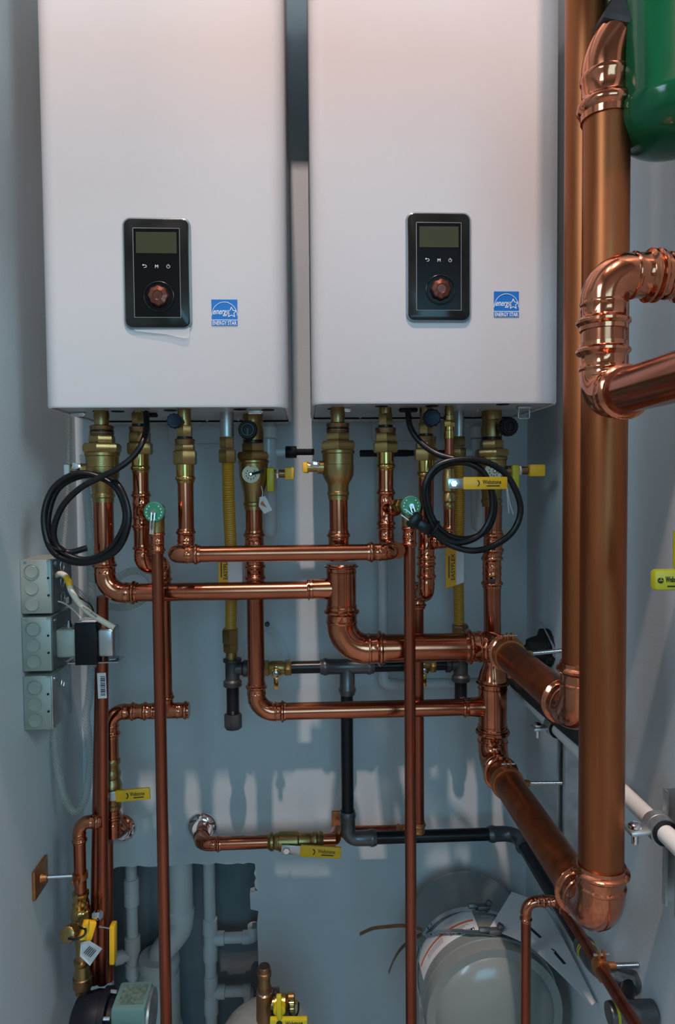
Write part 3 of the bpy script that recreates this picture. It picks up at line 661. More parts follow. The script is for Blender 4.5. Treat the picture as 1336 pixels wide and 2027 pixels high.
# small fill valve with the long lever
YW = -0.33; XW = P(889, 900, YW).x; s = S(YW)
t = thing('ball_valve', 'small brass ball valve whose yellow lever crosses the coiled cable', 'valve', P(889,1000,YW))
stack(t, 'nipple', 888, YW, [(800,7),(812,9),(822,9),(823,11),(832,11)], M_BRASS, xw=XW)
stack(t, 'hex_nipple', 888, YW, [(832,11),(845,11)], M_BRASSP, hexa=6, xw=XW)
stack(t, 'adapter', 888, YW, [(845,9),(852,9),(853,10.5),(868,10)], M_BRASSP, xw=XW)
stack(t, 'tube', 888, YW, [(866,9),(932,9)], M_COPD, xw=XW)
stack(t, 'body', 888, YW, [(926,9),(928,11.5),(936,11.5),(940,13),(972,13),(975,10),(980,13),(992,13),(994,9.5),(998,12),(1006,12),(1010,10)], M_BRASS, xw=XW)
pst = V((XW+0.006, -0.452, zpx(889, 957, -0.452))); mk('stem', MB().tube([V((XW,YW,pst.z)), pst], 0.005, 10), M_STEEL, t)
s2 = S(-0.452); lever(t, P(897,957,-0.452), V((1,0,0.00)), 109/s2, 25/s2, -EY, root=20/s2)
t = thing('copper_pipe', 'thin copper branch under the small ball valve, ending in the tee', 'copper pipe', P(889,1070,YW))
zz = zpx(889, 1072, YU)
pipe(t, V((XW,YW,zpx(889,1004,YW))), V((XW,YW,zz+0.02)), 0.0105, M_COP)
mk('elbow', elbow_mb(V((XW,YW,zz)), EZ, V((-1,0.9,0)), 0.0105, 0.016, sc=0.75), M_COPF, t)

# ================================================================== supply circuit
R2 = 0.0178
t = thing('copper_pipe', 'copper pipe from behind the coiled cable elbowing across to the big tee', 'copper pipe', P(206,1172,YS))
zs = zpx(400, 1171, YS)
pipe(t, V((XSA,YS,zpx(205,990,YS))), V((XSA,YS,zs+0.02)), R2*1.03, M_COP)
mk('elbow', elbow_mb(V((XSA,YS,zs)), EZ, EX, R2, 0.036, sc=0.6), M_COPF, t)
XM = P(676, 1200, YS).x
pipe(t, V((XSA+0.03,YS,zs)), V((XM-0.045,YS,zs)), R2*0.97, M_COP)
RM = 0.0270
t = thing('copper_manifold', 'large copper supply line with a big tee, running to the rear riser', 'copper pipe', P(676,1285,YS))
zm = zpx(676, 1285, YS)
pipe(t, V((XSB,YS,zpx(669,985,YS))), V((XSB+0.001,YS,zpx(676,1110,YS))), R2, M_COP)
mk('coupling', coupling_mb(V((XSB,YS,zpx(676,1072,YS))), -EZ, R2, 22/S(YS)), M_COPF, t)
zt0 = zpx(676,1165,YS)
mk('tee', tee_mb(V((XM,YS,zt0)), -EZ, -EX, RM*0.97, R2*0.97, 50/S(YS), 0.066, sc=0.32), M_COPF, t)
mk('elbow', elbow_mb(V((XM,YS,zm)), EZ, EX, RM, 0.050, sc=0.55), M_COPF, t)
XT = P(986, 1285, YS).x
pipe(t, V((XM+0.05,YS,zm)), V((XT-0.02,YS,zm)), RM, M_COP)
mk('elbow', elbow_mb(V((XT,YS,zm)), -EX, -EY, RM, 0.034, sc=0.55), M_COPF, t)
YRR = -0.715
pipe(t, V((XT,YS-0.02,zm)), V((XT,YRR+0.05,zm)), RM, M_COPA, 'pipe', 24)
mk('elbow', elbow_mb(V((XT,YRR,zm)), EY, EZ, RM, 0.042, sc=0.55), M_COPF, t)
pipe(t, V((XT,YRR,zm+0.05)), V((XT,YRR,CZ)), RM, M_COPA, 'riser', 28)

# ================================================================== return circuit
t = thing('copper_pipe', 'copper pipe below the tagged valve elbowing across to the lower tee', 'copper pipe', P(510,1405,YR))
zr = zpx(700, 1405, YR); RR = 0.0173
pipe(t, V((XRA,YR,zpx(505,1005,YR))), V((XRA,YR,zr+0.02)), RR, M_COP)
mk('coupling', coupling_mb(V((XRA,YR,zpx(505,1080,YR))), -EZ, RR, 30/S(YR)), M_COPF, t)
mk('coupling', coupling_mb(V((XRA,YR,zpx(505,1132,YR))), -EZ, RR, 20/S(YR)), M_COPF, t)
mk('elbow', elbow_mb(V((XRA,YR,zr)), EZ, EX, RR, 0.036, sc=0.6), M_COPF, t)
XL = P(975, 1440, YR).x
pipe(t, V((XRA+0.03,YR,zr)), V((XL-0.045,YR,zr)), RR, M_COP)
RL = 0.0278
t = thing('copper_manifold', 'large copper return line with reducing tee, running to the front riser', 'copper pipe', P(975,1505,YR))
pipe(t, V((XRB+0.004,YR,zpx(978,1000,YR))), V((XRB+0.002,YR,zpx(978,1110,YR))), RR, M_COP)
mk('coupling', coupling_mb(V((XRB+0.003,YR,zpx(978,1074,YR))), -EZ, RR, 24/S(YR)), M_COPF, t)
mk('coupling', coupling_mb(V((XRB+0.001,YR,zpx(978,1130,YR))), -EZ, RR, 34/S(YR)), M_COPF, t)
pipe(t, V((XRB+0.001,YR,zpx(978,1150,YR))), V((XL,YR,zpx(975,1330,YR))), RR, M_COP)
s = S(YR)
mk('printed_mark', MB().box(P(974,1150,YR-0.0215), (14/S(YR),0.0012,8/S(YR))), M_INK, t)
mk('reducer', MB().lathe(V((XL,YR,zpx(975,1308,YR))), -EZ, [(0,18/s),(8/s,19/s),(24/s,26/s),(34/s,27.5/s),(38/s,30/s),(44/s,30/s),(48/s,27.5/s)], 28), M_COPF, t)
mk('tee', tee_mb(V((XL,YR,zr)), -EZ, -EX, RL*0.96, RR, 54/s, 0.062, sc=0.30), M_COPF, t)
zl = zpx(975, 1507, YR); YFR = -0.757
mk('elbow', elbow_mb(V((XL,YR,zl)), EZ, -EY, RL, 0.040, sc=0.5), M_COPF, t)
pipe(t, V((XL,YR-0.03,zl)), V((XL,YFR+0.06,zl)), RL, M_COPA, 'pipe', 28)
mk('elbow', elbow_mb(V((XL,YFR,zl)), EY, EZ, RL*1.02, 0.046, sc=0.5), M_COPF, t)
zcor = zpx(1198, 112, YFR); dtop = V((0.58,0.0,0.81)).normalized()
pipe(t, V((XL,YFR,zl+0.06)), V((XL,YFR,zcor-0.05)), RL*1.02, M_COPA, 'riser', 32)
mk('elbow', elbow_mb(V((XL,YFR,zcor)), -EZ, dtop, RL*1.02, 0.070, s2=False, sc=0.9), M_COPF, t)

# green tank with dark union
YG = -0.775; s = S(YG); gx = P(1330, 200, YG).x; gr = 0.0665; gz = zpx(1300, 205, YG)
t = thing('pressure_tank', 'glossy dark green tank with a rounded bottom at the right', 'tank', V((gx,YG,gz-0.04)))
pr = [(-0.55,gr*0.96),(0.0,gr*0.97),(0.004,gr*1.0),(0.012,gr*1.0),(0.016,gr*0.985)]
for k in range(1, 10):
    th = PI/2*k/9; pr.append((0.016+0.042*math.sin(th), max(0.0005, gr*0.985*max(0.0,math.cos(th))**0.75)))
mk('shell', MB().lathe(V((gx,YG,gz)), -EZ, pr, 48), M_GREEN, t, ang=50)
un = V((XL,YFR,zcor))+dtop*0.022
mk('union_nut', MB().prism(un, dtop, 0, 0.030, RL*1.42, 6, 0.1), M_IRON, t)
mk('inlet', MB().tube([un+dtop*0.028, un+dtop*0.075], RL*1.15, 20), M_GREEN, t)
mk('inlet_ring', MB().torus(un+dtop*0.034, dtop, RL*1.2, 0.004, 28, 8), M_GREEN, t)

# U of elbows in front of the riser
YV = -0.845; RV = 0.0235; s = S(YV)
t = thing('copper_pipe', 'bright copper elbows looping in front of the tall riser at the right edge', 'copper pipe', P(1195,660,YV))
xv = P(1194, 660, YV).x; zu = zpx(1194, 545, YV); zd = zpx(1194, 788, YV)
mk('elbow', elbow_mb(V((xv,YV,zu)), EX, -EZ, RV, 0.030, sc=0.62), M_COPF, t)
pipe(t, V((xv+0.02,YV,zu)), V((WX1,YV,zu)), RV, M_COP)
pipe(t, V((xv,YV,zu-0.02)), V((xv,YV,zd+0.03)), RV, M_COP)
mk('elbow', elbow_mb(V((xv,YV,zd)), EZ, -EY, RV, 0.030, sc=0.62), M_COPF, t)
pipe(t, V((xv,YV-0.02,zd)), V((xv,-1.25,zd)), RV, M_COP, n=28)
mk('coupling', coupling_mb(V((P(1318,545,YV).x+0.002,YV,zu)), EX, RV, 0.020, sc=0.45), M_COPF, t)
mk('elbow', elbow_mb(V((xv,-1.28,zd)), EY, EX, RV, 0.030), M_COPF, t)
pipe(t, V((xv+0.02,-1.28,zd)), V((WX1,-1.28,zd)), RV, M_COP)

# ================================================================== split ring hangers
def hanger(c, ax, r, rod_to, label, ear=EZ, rodr=0.0042):
    ax = V(ax).normalized(); ear = (V(ear)-ax*V(ear).dot(ax)).normalized()
    t = thing('pipe_hanger', label, 'pipe hanger', c, 'copper plated split ring hangers')
    w = 0.009
    mk('ring', MB().lathe(V(c), ax, [(-w,r),(-w,r+0.003),(-w*0.4,r+0.0042),(w*0.4,r+0.0042),(w,r+0.003),(w,r)], 32), M_COPO, t)
    side = ax.cross(ear)
    for k in (-1, 1):
        b = V(c)+ear*(r+0.002)+side*(k*0.0045)
        mk('ear', MB().bar(b, b+ear*0.013, 0.012, 0.0035, side, 0.001), M_COPO, t)
    b = V(c)+ear*(r+0.010); mk('bolt', MB().tube([b-side*0.012, b+side*0.014], 0.0022, 8), M_STEEL, t)
    b = V(c)-ear*(r+0.002); mk('ear', MB().bar(b, b-ear*0.012, 0.012, 0.007, side, 0.001), M_COPO, t)
    if rod_to is not None:
        d = (V(rod_to)-V(c)).normalized(); p0 = V(c)+d*(r+0.002)
        mk('boss', MB().lathe(p0, d, [(0,0.007),(0.012,0.006)], 12), M_COPO, t)
        L = (V(rod_to)-p0).length; prof = []; n = int(L/0.0022)
        for i in range(n): prof += [(L*i/n, rodr), (L*(i+0.5)/n, rodr*0.86)]
        mk('threaded_rod', MB().lathe(p0, d, prof, 10), M_STEEL, t)
    return t
ych = -0.385; hanger(V((XT,ych,zm)), EY, RM, V((WX1-0.003,ych,zm+0.012)), 'copper hanger on the supply run near its corner')
hy = -0.345; hanger(V((XL,hy,zl)), EY, RL, V((WX1-0.043,hy,zl-0.002)), 'copper hanger on the lower return run, rod to the strut')

# ================================================================== gas line
YGs = -0.12; RG = 0.0138; s = S(YGs)
zg = zpx(690, 1319, YGs); xq = lambda x, y=1319: P(x, y, YGs).x
def mtee(c, ax, bd, r, h, bl, m=M_MEGA, parent=None, name='tee'):
    mb = MB(); k = r*1.24
    def sleeve(p, d, L, k2=k):
        mb.lathe(p, d, [(0,k2*0.97),(0.004,k2*1.0),(0.008,k2*1.12),(0.014,k2*1.12),(0.017,k2*1.0),(L,k2*0.97)], 22)
    sleeve(c-ax*h, ax, h); sleeve(c+ax*h, -ax, h)
    if bd is not None: sleeve(c+bd*bl, -bd, bl)
    return mk(name, mb, m, parent)
t = thing('gas_pipe', 'black steel gas pipe with grey press tee hanging behind the copper lines', 'gas pipe', V((xq(687),YGs,zg)))
pipe(t, V((xq(574),YGs,zg)), V((xq(640),YGs,zg)), RG, M_BLACKP)
pipe(t, V((xq(735),YGs,zg)), V((xq(830),YGs,zg)), RG, M_BLACKP)
mtee(V((xq(687),YGs,zg)), EX, -EZ, RG, 54/s, 57/s, parent=t)
zlo = zpx(690, 1660, YGs); xg = xq(687, 1480)
pipe(t, V((xg,YGs,zg-0.03)), V((xg,YGs,zlo+0.03)), RG, M_BLACKP)
def melbow(c, d1, d2, r, bend, L, parent, stripe=False):
    mb = MB(); k = r*1.22; c = V(c); d1 = V(d1).normalized(); d2 = V(d2).normalized()
    items = []; e = c+d1*(bend+L)
    for tt, kk in ((0,0.97),(0.003,1.0),(0.007,1.1),(0.013,1.1),(0.016,1.0),(L,0.97)): items.append((e-d1*tt, k*kk, 0, -d1))
    cc = c+(d1+d2)*bend; 
    for i in range(1, 10):
        f = i/10*PI/2; items.append((cc-d2*bend*math.cos(f)-d1*bend*math.sin(f), k*0.97, 0, (-d1*math.cos(f)+d2*math.sin(f))))
    e2 = c+d2*(bend+L)
    for tt, kk in ((L,0.97),(0.016,1.0),(0.013,1.1),(0.007,1.1),(0.003,1.0),(0,0.97)): items.append((e2-d2*tt, k*kk, 0, d2))
    mb.path(items, 22); o = mk('elbow', mb, M_MEGA, parent)
    return o
melbow(V((xg,YGs,zlo)), EZ, EX, RG, 0.022, 0.042, t)
xc2 = P(1024, 1660, YGs).x-0.003
pipe(t, V((xg+0.04,YGs,zlo)), V((xc2-0.04,YGs,zlo)), RG, M_BLACKP)
melbow(V((xc2,YGs,zlo)), -EX, -EY, RG, 0.030, 0.034, t)
ye = -0.555
pipe(t, V((xc2,YGs-0.04,zlo)), V((xc2,ye+0.03,zlo)), RG*1.02, M_BLACKP, n=22)
el = melbow(V((xc2,ye,zlo)), EY, V((0.93,-0.1,-0.35)), RG, 0.024, 0.040, t)
mk('yellow_mark', MB().lathe(V((xc2,ye+0.040,zlo)), EY, [(0,RG*1.22),(0,RG*1.245),(0.002,RG*1.245),(0.002,RG*1.22)], 22), M_YELG, el)
mk('yellow_mark', MB().lathe(V((xc2,ye+0.045,zlo)), EY, [(0,RG*1.22),(0,RG*1.245),(0.002,RG*1.245),(0.002,RG*1.22)], 22), M_YELG, el)
yr = -0.62
fr_ = V((WX1-0.055, yr, zpx(1300,2003,yr)))
f2 = mk('press_coupling', MB().lathe(fr_-V((0.02,0,0)), EX, [(0,RG*1.2),(0.004,RG*1.26),(0.02,RG*1.26),(0.024,RG*1.4),(0.032,RG*1.4),(0.036,RG*1.26),(0.07,RG*1.26)], 22), M_MEGA, t)
mk('yellow_mark', MB().lathe(fr_-V((0.012,0,0)), EX, [(0,RG*1.26),(0,RG*1.29),(0.004,RG*1.29),(0.004,RG*1.26)], 22), M_YELG, f2)
pipe(t, V((xc2,ye,zlo))+V((0.93,-0.1,-0.35))*0.05, fr_, RG, M_BLACKP)
# drip legs and gas cocks
def dripleg(x, label, ex, nip, cap, left):
    t = thing('gas_drip_leg', label, 'gas fitting', P(x, 1440 if cap else 1390, YGs), 'gas drip legs')
    X = P(x, 1330, YGs).x; c = V((X,YGs,zg)); mb = MB()
    for d, L, R in ((EZ, 20/s, 16.5/s), (-EZ, 34/s, 16.5/s), (EX*ex, 18/s+0.014, 15/s)):
        mb.lathe(c, d, [(0,R*0.86),(L*0.62,R*0.86),(L*0.70,R),(L*0.74,R*1.1),(L,R*1.1),(L,R*0.7)], 22)
    mk('tee', mb, M_IRON, t)
    mk('nipple', MB().lathe(c, -EZ, [(30/s,12.5/s),(nip/s,12.5/s)]+[(nip/s-10/s+i*1.2/s, (12.8 if i % 2 else 11.8)/s) for i in range(9)], 18), M_BLACKP, t)
    if cap:
        mk('cap', MB().prism(c, -EZ, (nip-2)/s, (nip+28)/s, 17.5/s, 8, 0.15), M_IRON, t)
    return c
cA = dripleg(460, 'black iron gas drip leg under the yellow hose nearer the boxes', 1, 92, True, True)
cB = dripleg(912, 'black iron gas drip leg under the yellow hose by the return line', -1, 74, False, False)
def cock(x0, x1, hx, label, nip0, nip1):
    t = thing('gas_cock', label, 'valve', P(hx, 1335, YGs), 'small brass gas cocks')
    a = xq(x0); b = xq(x1); L = b-a
    mk('body', MB().prism(V((a,YGs,zg)), EX, 0, L*0.24, 16/s, 6).lathe(V((a,YGs,zg)), EX, [(L*0.2,12/s),(L*0.3,14/s),(L*0.7,14/s),(L*0.8,12/s)], 18).prism(V((a,YGs,zg)), EX, L*0.76, L, 16/s, 6), M_BRASS, t)
    n0, n1 = xq(nip0), xq(nip1)
    mk('nipple', MB().tube([V((n0,YGs,zg)), V((n1,YGs,zg))], 12/s, 16), M_BLACKP, t)
    c = V((xq(hx),YGs-0.028,zg-0.004)); mk('stem', MB().tube([V((c.x,YGs,c.z)), c], 0.006, 10), M_BRASS, t)
    h = mk('handle', MB().torus(c, EY, 8/s, 2.6/s, 20, 8).bar(c+V((0,0,-8/s)), c+V((0,0,-33/s)), 9/s, 4/s, (0,-1,0), 0.001).bar(c+V((0,0,6/s)), c+V((0,0,14/s)), 8/s, 4/s, (0,-1,0), 0.001), M_BRASSP, t)
    mk('screw', MB().lathe(c+V((0,0.004,0)), -EY, [(0,5.5/s),(0.008,5.5/s),(0.009,4/s)], 12), M_STEEL, h)
cock(520, 577, 547, 'brass gas cock left of the grey press tee', 490, 524)
cock(815, 862, 835, 'brass gas cock right of the grey press tee', 858, 888)
# corrugated yellow hoses
def flexhose(pts, hw, label, top, nuts):
    Y = pts[0][2]; t = thing('gas_flex_hose', label, 'gas hose', P(*pts[-1]), 'yellow corrugated gas hoses')
    c = spline([P(*p) for p in pts], 10); dist = [0]
    for i in range(1, len(c)): dist.append(dist[-1]+(c[i]-c[i-1]).length)
    L = dist[-1]; pitch = 0.0046; n = int(L/pitch)*4; it = []; j = 0
    for i in range(n+1):
        q = L*i/n
        while j < len(c)-2 and dist[j+1] < q: j += 1
        f = (q-dist[j])/(dist[j+1]-dist[j]); it.append((c[j].lerp(c[j+1], f), hw/S(Y)*(1.0, 0.93, 0.86, 0.93)[i % 4], 0, c[min(j+1,len(c)-1)]-c[j]))
    mb = MB(); mb.path(it, 16); mk('hose', mb, M_FLEX, t, ang=70)
    for nm, x, y0, y1, h, m, hx, YY in nuts: stack(t, nm, x, YY, [(y0,h),(y1,h)], m, hexa=hx)
    return t
YH = -0.17
flexhose([(451,912,-0.27),(453,1000,-.25),(458,1120,-0.19),(457,1245,YGs-0.0)], 12.5, 'yellow corrugated gas hose left of the tagged valve', None,
   [('steel_stub',449,812,866,13,M_GALV,14,-0.275),('flare_nut',449,864,888,14,M_BRASS,6,-0.273),('flare_nut',450,890,916,17,M_BRASS,6,-0.272),('flare_nut',456,1244,1273,16,M_BRASS,6,YGs),('adapter',457,1272,1290,15,M_BRASS,6,YGs),('neck',458,1288,1306,11,M_BRASS,12,YGs)])
flexhose([(908,905,-0.235),(909,1000,-.215),(907,1120,-0.165),(909,1240,YGs)], 11.5, 'yellow corrugated gas hose behind the coiled cable with plug', None,
   [('steel_stub',908,812,866,10,M_GALV,14,-0.235),('flare_nut',908,864,884,12,M_BRASS,6,-0.235),('flare_nut',908,886,908,14,M_BRASS,6,-0.235),('flare_nut',911,1236,1259,16,M_BRONZE,6,YGs),('neck',911,1258,1302,13,M_IRON,12,YGs)])
def hose_label(x0, x1, y0, y1, split, Y, label, tilt=0):
    a = P(x0, y0, Y); b = P(x1, y1, Y); xsp = P(split, y0, Y).x
    o = tag(mk('hose_tag', fix(MB().slab([V((a.x,Y,a.z)), V((xsp,Y,a.z+0.004*tilt)), V((xsp,Y,b.z)), V((a.x,Y,b.z-0.006*tilt))], (0,0.001,0))), M_TAGY, smooth=False), label, 'tag', 'hose tags')
    mk('tag_panel', fix(MB().slab([V((xsp,Y-0.0004,a.z+0.004*tilt)), V((b.x,Y-0.0004,a.z+0.008*tilt)), V((b.x,Y-0.0004,b.z+0.006*tilt)), V((xsp,Y-0.0004,b.z))], (0,0.001,0))), M_PAPER, o, smooth=False)
    s = S(Y); text('EASYFLEX', 8/s, V(((a.x+xsp)/2+4/s, Y-0.0006, (a.z+b.z)/2)), EZ, -EX, M_INK, o, wide=(a.z-b.z)*0.72)
    mk('print_line', MB().box(V(((a.x+xsp)/2-4/s, Y-0.0006, (a.z+b.z)/2)), (2.0/s,0.0005,(a.z-b.z)*0.6)), M_INK, o)
    return o
hose_label(432, 480, 1092, 1155, 451, -0.235, 'yellow and white tag on the hose left of the tagged valve')
hose_label(882, 918, 1086, 1158, 903, -0.225, 'yellow and white tag on the hose below the coiled cable', 1)

# condensate traps
YTp = -0.15
def trap(x, hw, y0, y1, label):
    s = S(YTp); t = thing('condensate_trap', label, 'trap', P(x, y1, YTp), 'white condensate traps'); X = P(x, y0, YTp).x
    prof = [(y0,hw*0.6),(y0+2,hw),(y1-18,hw*0.96),(y1-8,hw*0.8),(y1-2,hw*0.45),(y1,hw*0.05)]
    stack(t, 'bottle', x, YTp, prof, M_TRAP, xw=X)
    stack(t, 'cap', x, YTp, [(y0-30,hw*0.7),(y0-22,hw*1.1),(y0-2,hw*1.1),(y0+1,hw*0.9)], M_PVCG, xw=X)
    return t, X, s
t, X, s = trap(531, 17, 868, 1064, 'white condensate trap behind the tagged valve, hose barb to its right')
za = zpx(560, 895, YTp); aX = lambda x: P(x, 895, YTp).x
mk('arm', MB().tube([V((X,YTp,za)), V((aX(567),YTp,za))], 8.5/s, 14), M_PVCG, t)
def barb(mbp, x0, x1, hw, t, nut=None, zz=za):
    a, b = aX(x0), aX(x1); n = 8; pr = [(0,hw*0.8/s)]
    for i in range(n): pr += [((b-a)*i/n,hw*0.92/s),((b-a)*(i+0.8)/n,hw*1.05/s)]
    pr.append((b-a,hw*0.7/s)); return mk('hose_barb', MB().lathe(V((a,YTp,zz)), EX, pr, 14), M_PLB, t)
barb(None, 585, 622, 6.5, t); mk('barb_nut', MB().prism(V((aX(565),YTp,za)), EX, 0, 22/s, 12/s, 8), M_PLB, t)
t, X, s = trap(955, 24, 868, 1056, 'white condensate trap behind the coiled cable with plug')
zb2 = zpx(800, 897, YTp); mk('arm', MB().tube([V((X,YTp,zb2)), V((aX(880),YTp,zb2))], 8/s, 14), M_PVCG, t)
barb(None, 712, 752, 7, t, zz=zb2); mk('barb_pipe', MB().tube([V((aX(750),YTp,zb2)), V((aX(882),YTp,zb2))], 6/s, 14), M_PLB, t); barb(None, 778, 809, 7, t, zz=zb2)

# ================================================================== white pvc condensate line
YPv = -0.04; RP = 0.0112; s = S(YPv)
t = thing('pvc_pipe', 'white plastic condensate pipe running along the side wall to the front', 'plastic pipe', P(1007,1353,YPv))
xv1 = P(758,1200,YPv).x; zv = zpx(850,1353,YPv); xv2 = P(1007,1353,YPv).x
pipe(t, V((xv1,YPv,ZB-0.001)), V((xv1,YPv,zv)), RP, M_PVCG)
mk('elbow', MB().tube([V((xv1,YPv,zv+0.035)), V((xv1,YPv,zv)), V((xv1+0.035,YPv,zv))], RP*1.22, 16, 0.020), M_PVCG, t)
pipe(t, V((xv1,YPv,zv)), V((xv2,YPv,zv)), RP, M_PVCG)
mk('elbow', MB().tube([V((xv2-0.03,YPv,zv)), V((xv2,YPv,zv)), V((xv2,YPv-0.03,zv))], RP*1.2, 16, 0.018), M_PVCW, t)
pipe(t, V((xv2,YPv,zv)), V((xv2,-1.45,zv)), RP*1.1, M_PVCW, n=22)
def strut(x, Y, y0, y1, label):
    z0, z1 = PX(x, y1, WX1-0.02).z, PX(x, y0, WX1-0.02).z; t = thing('strut_channel', label, 'strut channel', V((WX1-0.02,Y,z0)), 'steel strut channels')
    d, w, th = 0.045, 0.041, 0.003; zc_ = (z0+z1)/2; h = z1-z0
    mk('channel', MB().box(V((WX1-th/2-.0005,Y,zc_)), (th,w,h)).box(V((WX1-d/2-.0005,Y-w/2,zc_)), (d,th,h)).box(V((WX1-d/2-.0005,Y+w/2,zc_)), (d,th,h)).box(V((WX1-d,Y-w/2+0.005,zc_)), (th,0.009,h)).box(V((WX1-d,Y+w/2-0.005,zc_)), (th,0.009,h)), M_GALV, t)
    return t
def pvc_clamp(Y, label):
    t = thing('pipe_clamp', label, 'pipe clamp', V((xv2,Y,zv)), 'cushioned pipe clamps'); c = V((xv2,Y,zv)); r = RP*1.1
    mk('cushion', MB().lathe(c-V((0,0.016,0)), EY, [(0,r),(0,r+0.005),(0.032,r+0.005),(0.032,r)], 26), M_RUB, t)
    mk('strap', MB().torus(c, EY, r+0.0055, 0.0016, 26, 6).lathe(c-V((0,0.013,0)), EY, [(0,r+0.005),(0,r+0.0068),(0.026,r+0.0068),(0.026,r+0.005)], 26), M_GALV, t)
    e = c-EX*(r+0.005)
    mk('ear', MB().bar(e, e-V((0.028,0,0.002)), 0.026, 0.007, EZ, 0.003), M_GALV, t)
    b = e-V((0.017,0,0.0)); mk('bolt', MB().lathe(b+V((0,0,0.006)), -EZ, [(-0.003,0.005),(0,0.009),(0.003,0.009),(0.003,0.0045),(0.026,0.0042)], 14), M_CHROME, t)
    mk('ear', MB().bar(c+EX*(r+0.004), V((WX1-0.043,Y,zv+0.004)), 0.026, 0.005, EZ, 0.001), M_GALV, t)
    return t
strut(1140, -0.345, 1405, 1700, 'steel strut channel partly behind the tall front riser')
strut(1336, -0.738, 1548, 1772, 'steel strut channel at the right edge of the wall')
pvc_clamp(-0.340, 'clamp on the white pipe just behind the tall riser')
pvc_clamp(-0.728, 'clamp on the white pipe at the right edge')

# black foam hose through the side wall, with loose plate
t = thing('foam_sleeve', 'ragged black foam sleeve coming through the side wall', 'pipe sleeve', P(1085,1290,-0.12))
hp_ = PX(1086, 1282, WX1)
mk('sleeve', MB().tube(spline([hp_+V((0.01,0,0)), hp_+V((-0.03,0.0,-0.006)), V((0.475,hp_.y+0.005,hp_.z-0.03)), V((0.455,-0.16,zpx(1030,1365,-0.16)+0.03)), V((0.455,-0.24,zv+0.045)), V((0.46,-0.34,zv+0.042)), V((0.465,-0.52,zv+0.045))], 8), [0.030]*10+[0.022]*39, 20), M_FOAM, t)
rg = MB()
for k in range(16):
    th = 2*PI*k/16; rg.box(hp_+V((-0.006, math.cos(th)*0.033, math.sin(th)*0.033)), (0.014+random.uniform(0,.012),0.016,0.014), Matrix.Rotation(th+random.uniform(-.4,.4), 3, 'X'), 0.002)
mk('torn_edge', rg, M_FOAM, t)
pc = MB(); lo_ = []; n = 10
for i in range(n+1):
    a = -0.3+2.0*i/n; lo_.append(hp_+V((-0.010-0.02*math.sin(max(0,a)), -0.062*math.cos(a)+0.01, 0.055*math.sin(a)+0.012)))
for i in range(n): pc.slab([lo_[i], lo_[i+1], lo_[i+1]*1.0+V((0.012,0.010,-0.012)), lo_[i]+V((0.012,0.010,-0.012))], (0.001,0,0))
tag(mk('wall_plate', fix(pc), M_STEEL), 'curved loose metal plate around the black foam sleeve', 'wall plate')

# ================================================================== lower horizontal pipe with yellow lever
YE = -0.105; s = S(YE); R3 = 0.0146
t = thing('copper_pipe', 'copper pipe from the second chrome wall plate to a brass ball valve', 'copper pipe', P(400,1668,YE))
ce = V((P(397,1668,YE).x,YE,zpx(440,1669,YE)))
d_ = (e2+V((0,0.01,0))-ce)
pipe(t, e2+V((0,0.012,0)), ce+d_*0.3, R3, M_COP)
mk('elbow', elbow_mb(ce, d_, EX, R3, 0.026, sc=0.7), M_COPF, t)
pipe(t, ce+EX*0.03, V((P(535,1670,YE).x,YE,ce.z)), R3, M_COP)
bv = thing('ball_valve', 'brass ball valve with yellow lever below the black gas elbow', 'valve', P(585,1684,YE))
x0 = P(530,1670,YE).x; q = lambda px: (px-530)/s
mk('body', MB().lathe(V((x0,YE,ce.z)), EX, [(0,14/s),(q(533),15.5/s),(q(536),18/s),(q(541),18/s),(q(544),15/s),(q(549),17/s),(q(552),17/s),(q(553),19.5/s),(q(575),20/s),(q(590),20.5/s),(q(593),17/s),(q(614),16.5/s),(q(617),15/s),(q(622),18/s),(q(627),18/s),(q(630),15/s),(q(635),18/s),(q(640),15/s),(q(642),14/s)], 26), M_BRASS, bv)
pst = P(567,1682,YE-0.032); mk('stem', MB().tube([V((pst.x,YE,ce.z)), pst], 0.007, 10), M_STEEL, bv)
lever(bv, pst, V((1,0,-0.09)), 108/s, 23/s, -EY, root=27/s)
t = thing('copper_pipe', 'copper pipe continuing behind the black gas elbow towards the discharge tube', 'copper pipe', P(720,1670,YE))
pipe(t, V((P(640,1670,YE).x,YE+0.0,ce.z)), V((P(664,1670,YE).x,YE,ce.z)), R3, M_COP)
pipe(t, V((P(662,1670,YE).x,YE+0.005,ce.z)), V((P(668,1670,YE).x,YE+0.04,ce.z-0.004)), R3, M_COP)
pipe(t, V((P(664,1672,-0.05).x,-0.06,ce.z-0.006)), V((P(803,1674,-0.06).x,-0.06,ce.z-0.008)), 0.0125, M_COPD)
mk('end_collar', coupling_mb(V((P(793,1674,-0.06).x,-0.06,ce.z-0.008)), EX, 0.0125, 10/s, one=True), M_COPO, t)
cp = P(668,1630,-0.005); tag(mk('copper_bracket', MB().box(V((cp.x,-0.006,cp.z)), (23/S(0),0.010,50/S(0)), bev=0.001).lathe(V((cp.x,-0.012,cp.z+0.012)), -EY, [(0,0.004),(0.003,0.003)], 10).lathe(V((cp.x,-0.012,cp.z-0.006)), -EY, [(0,0.004),(0.003,0.003)], 10), M_COPO), 'flat copper bracket on the wall behind the gas elbow', 'bracket')

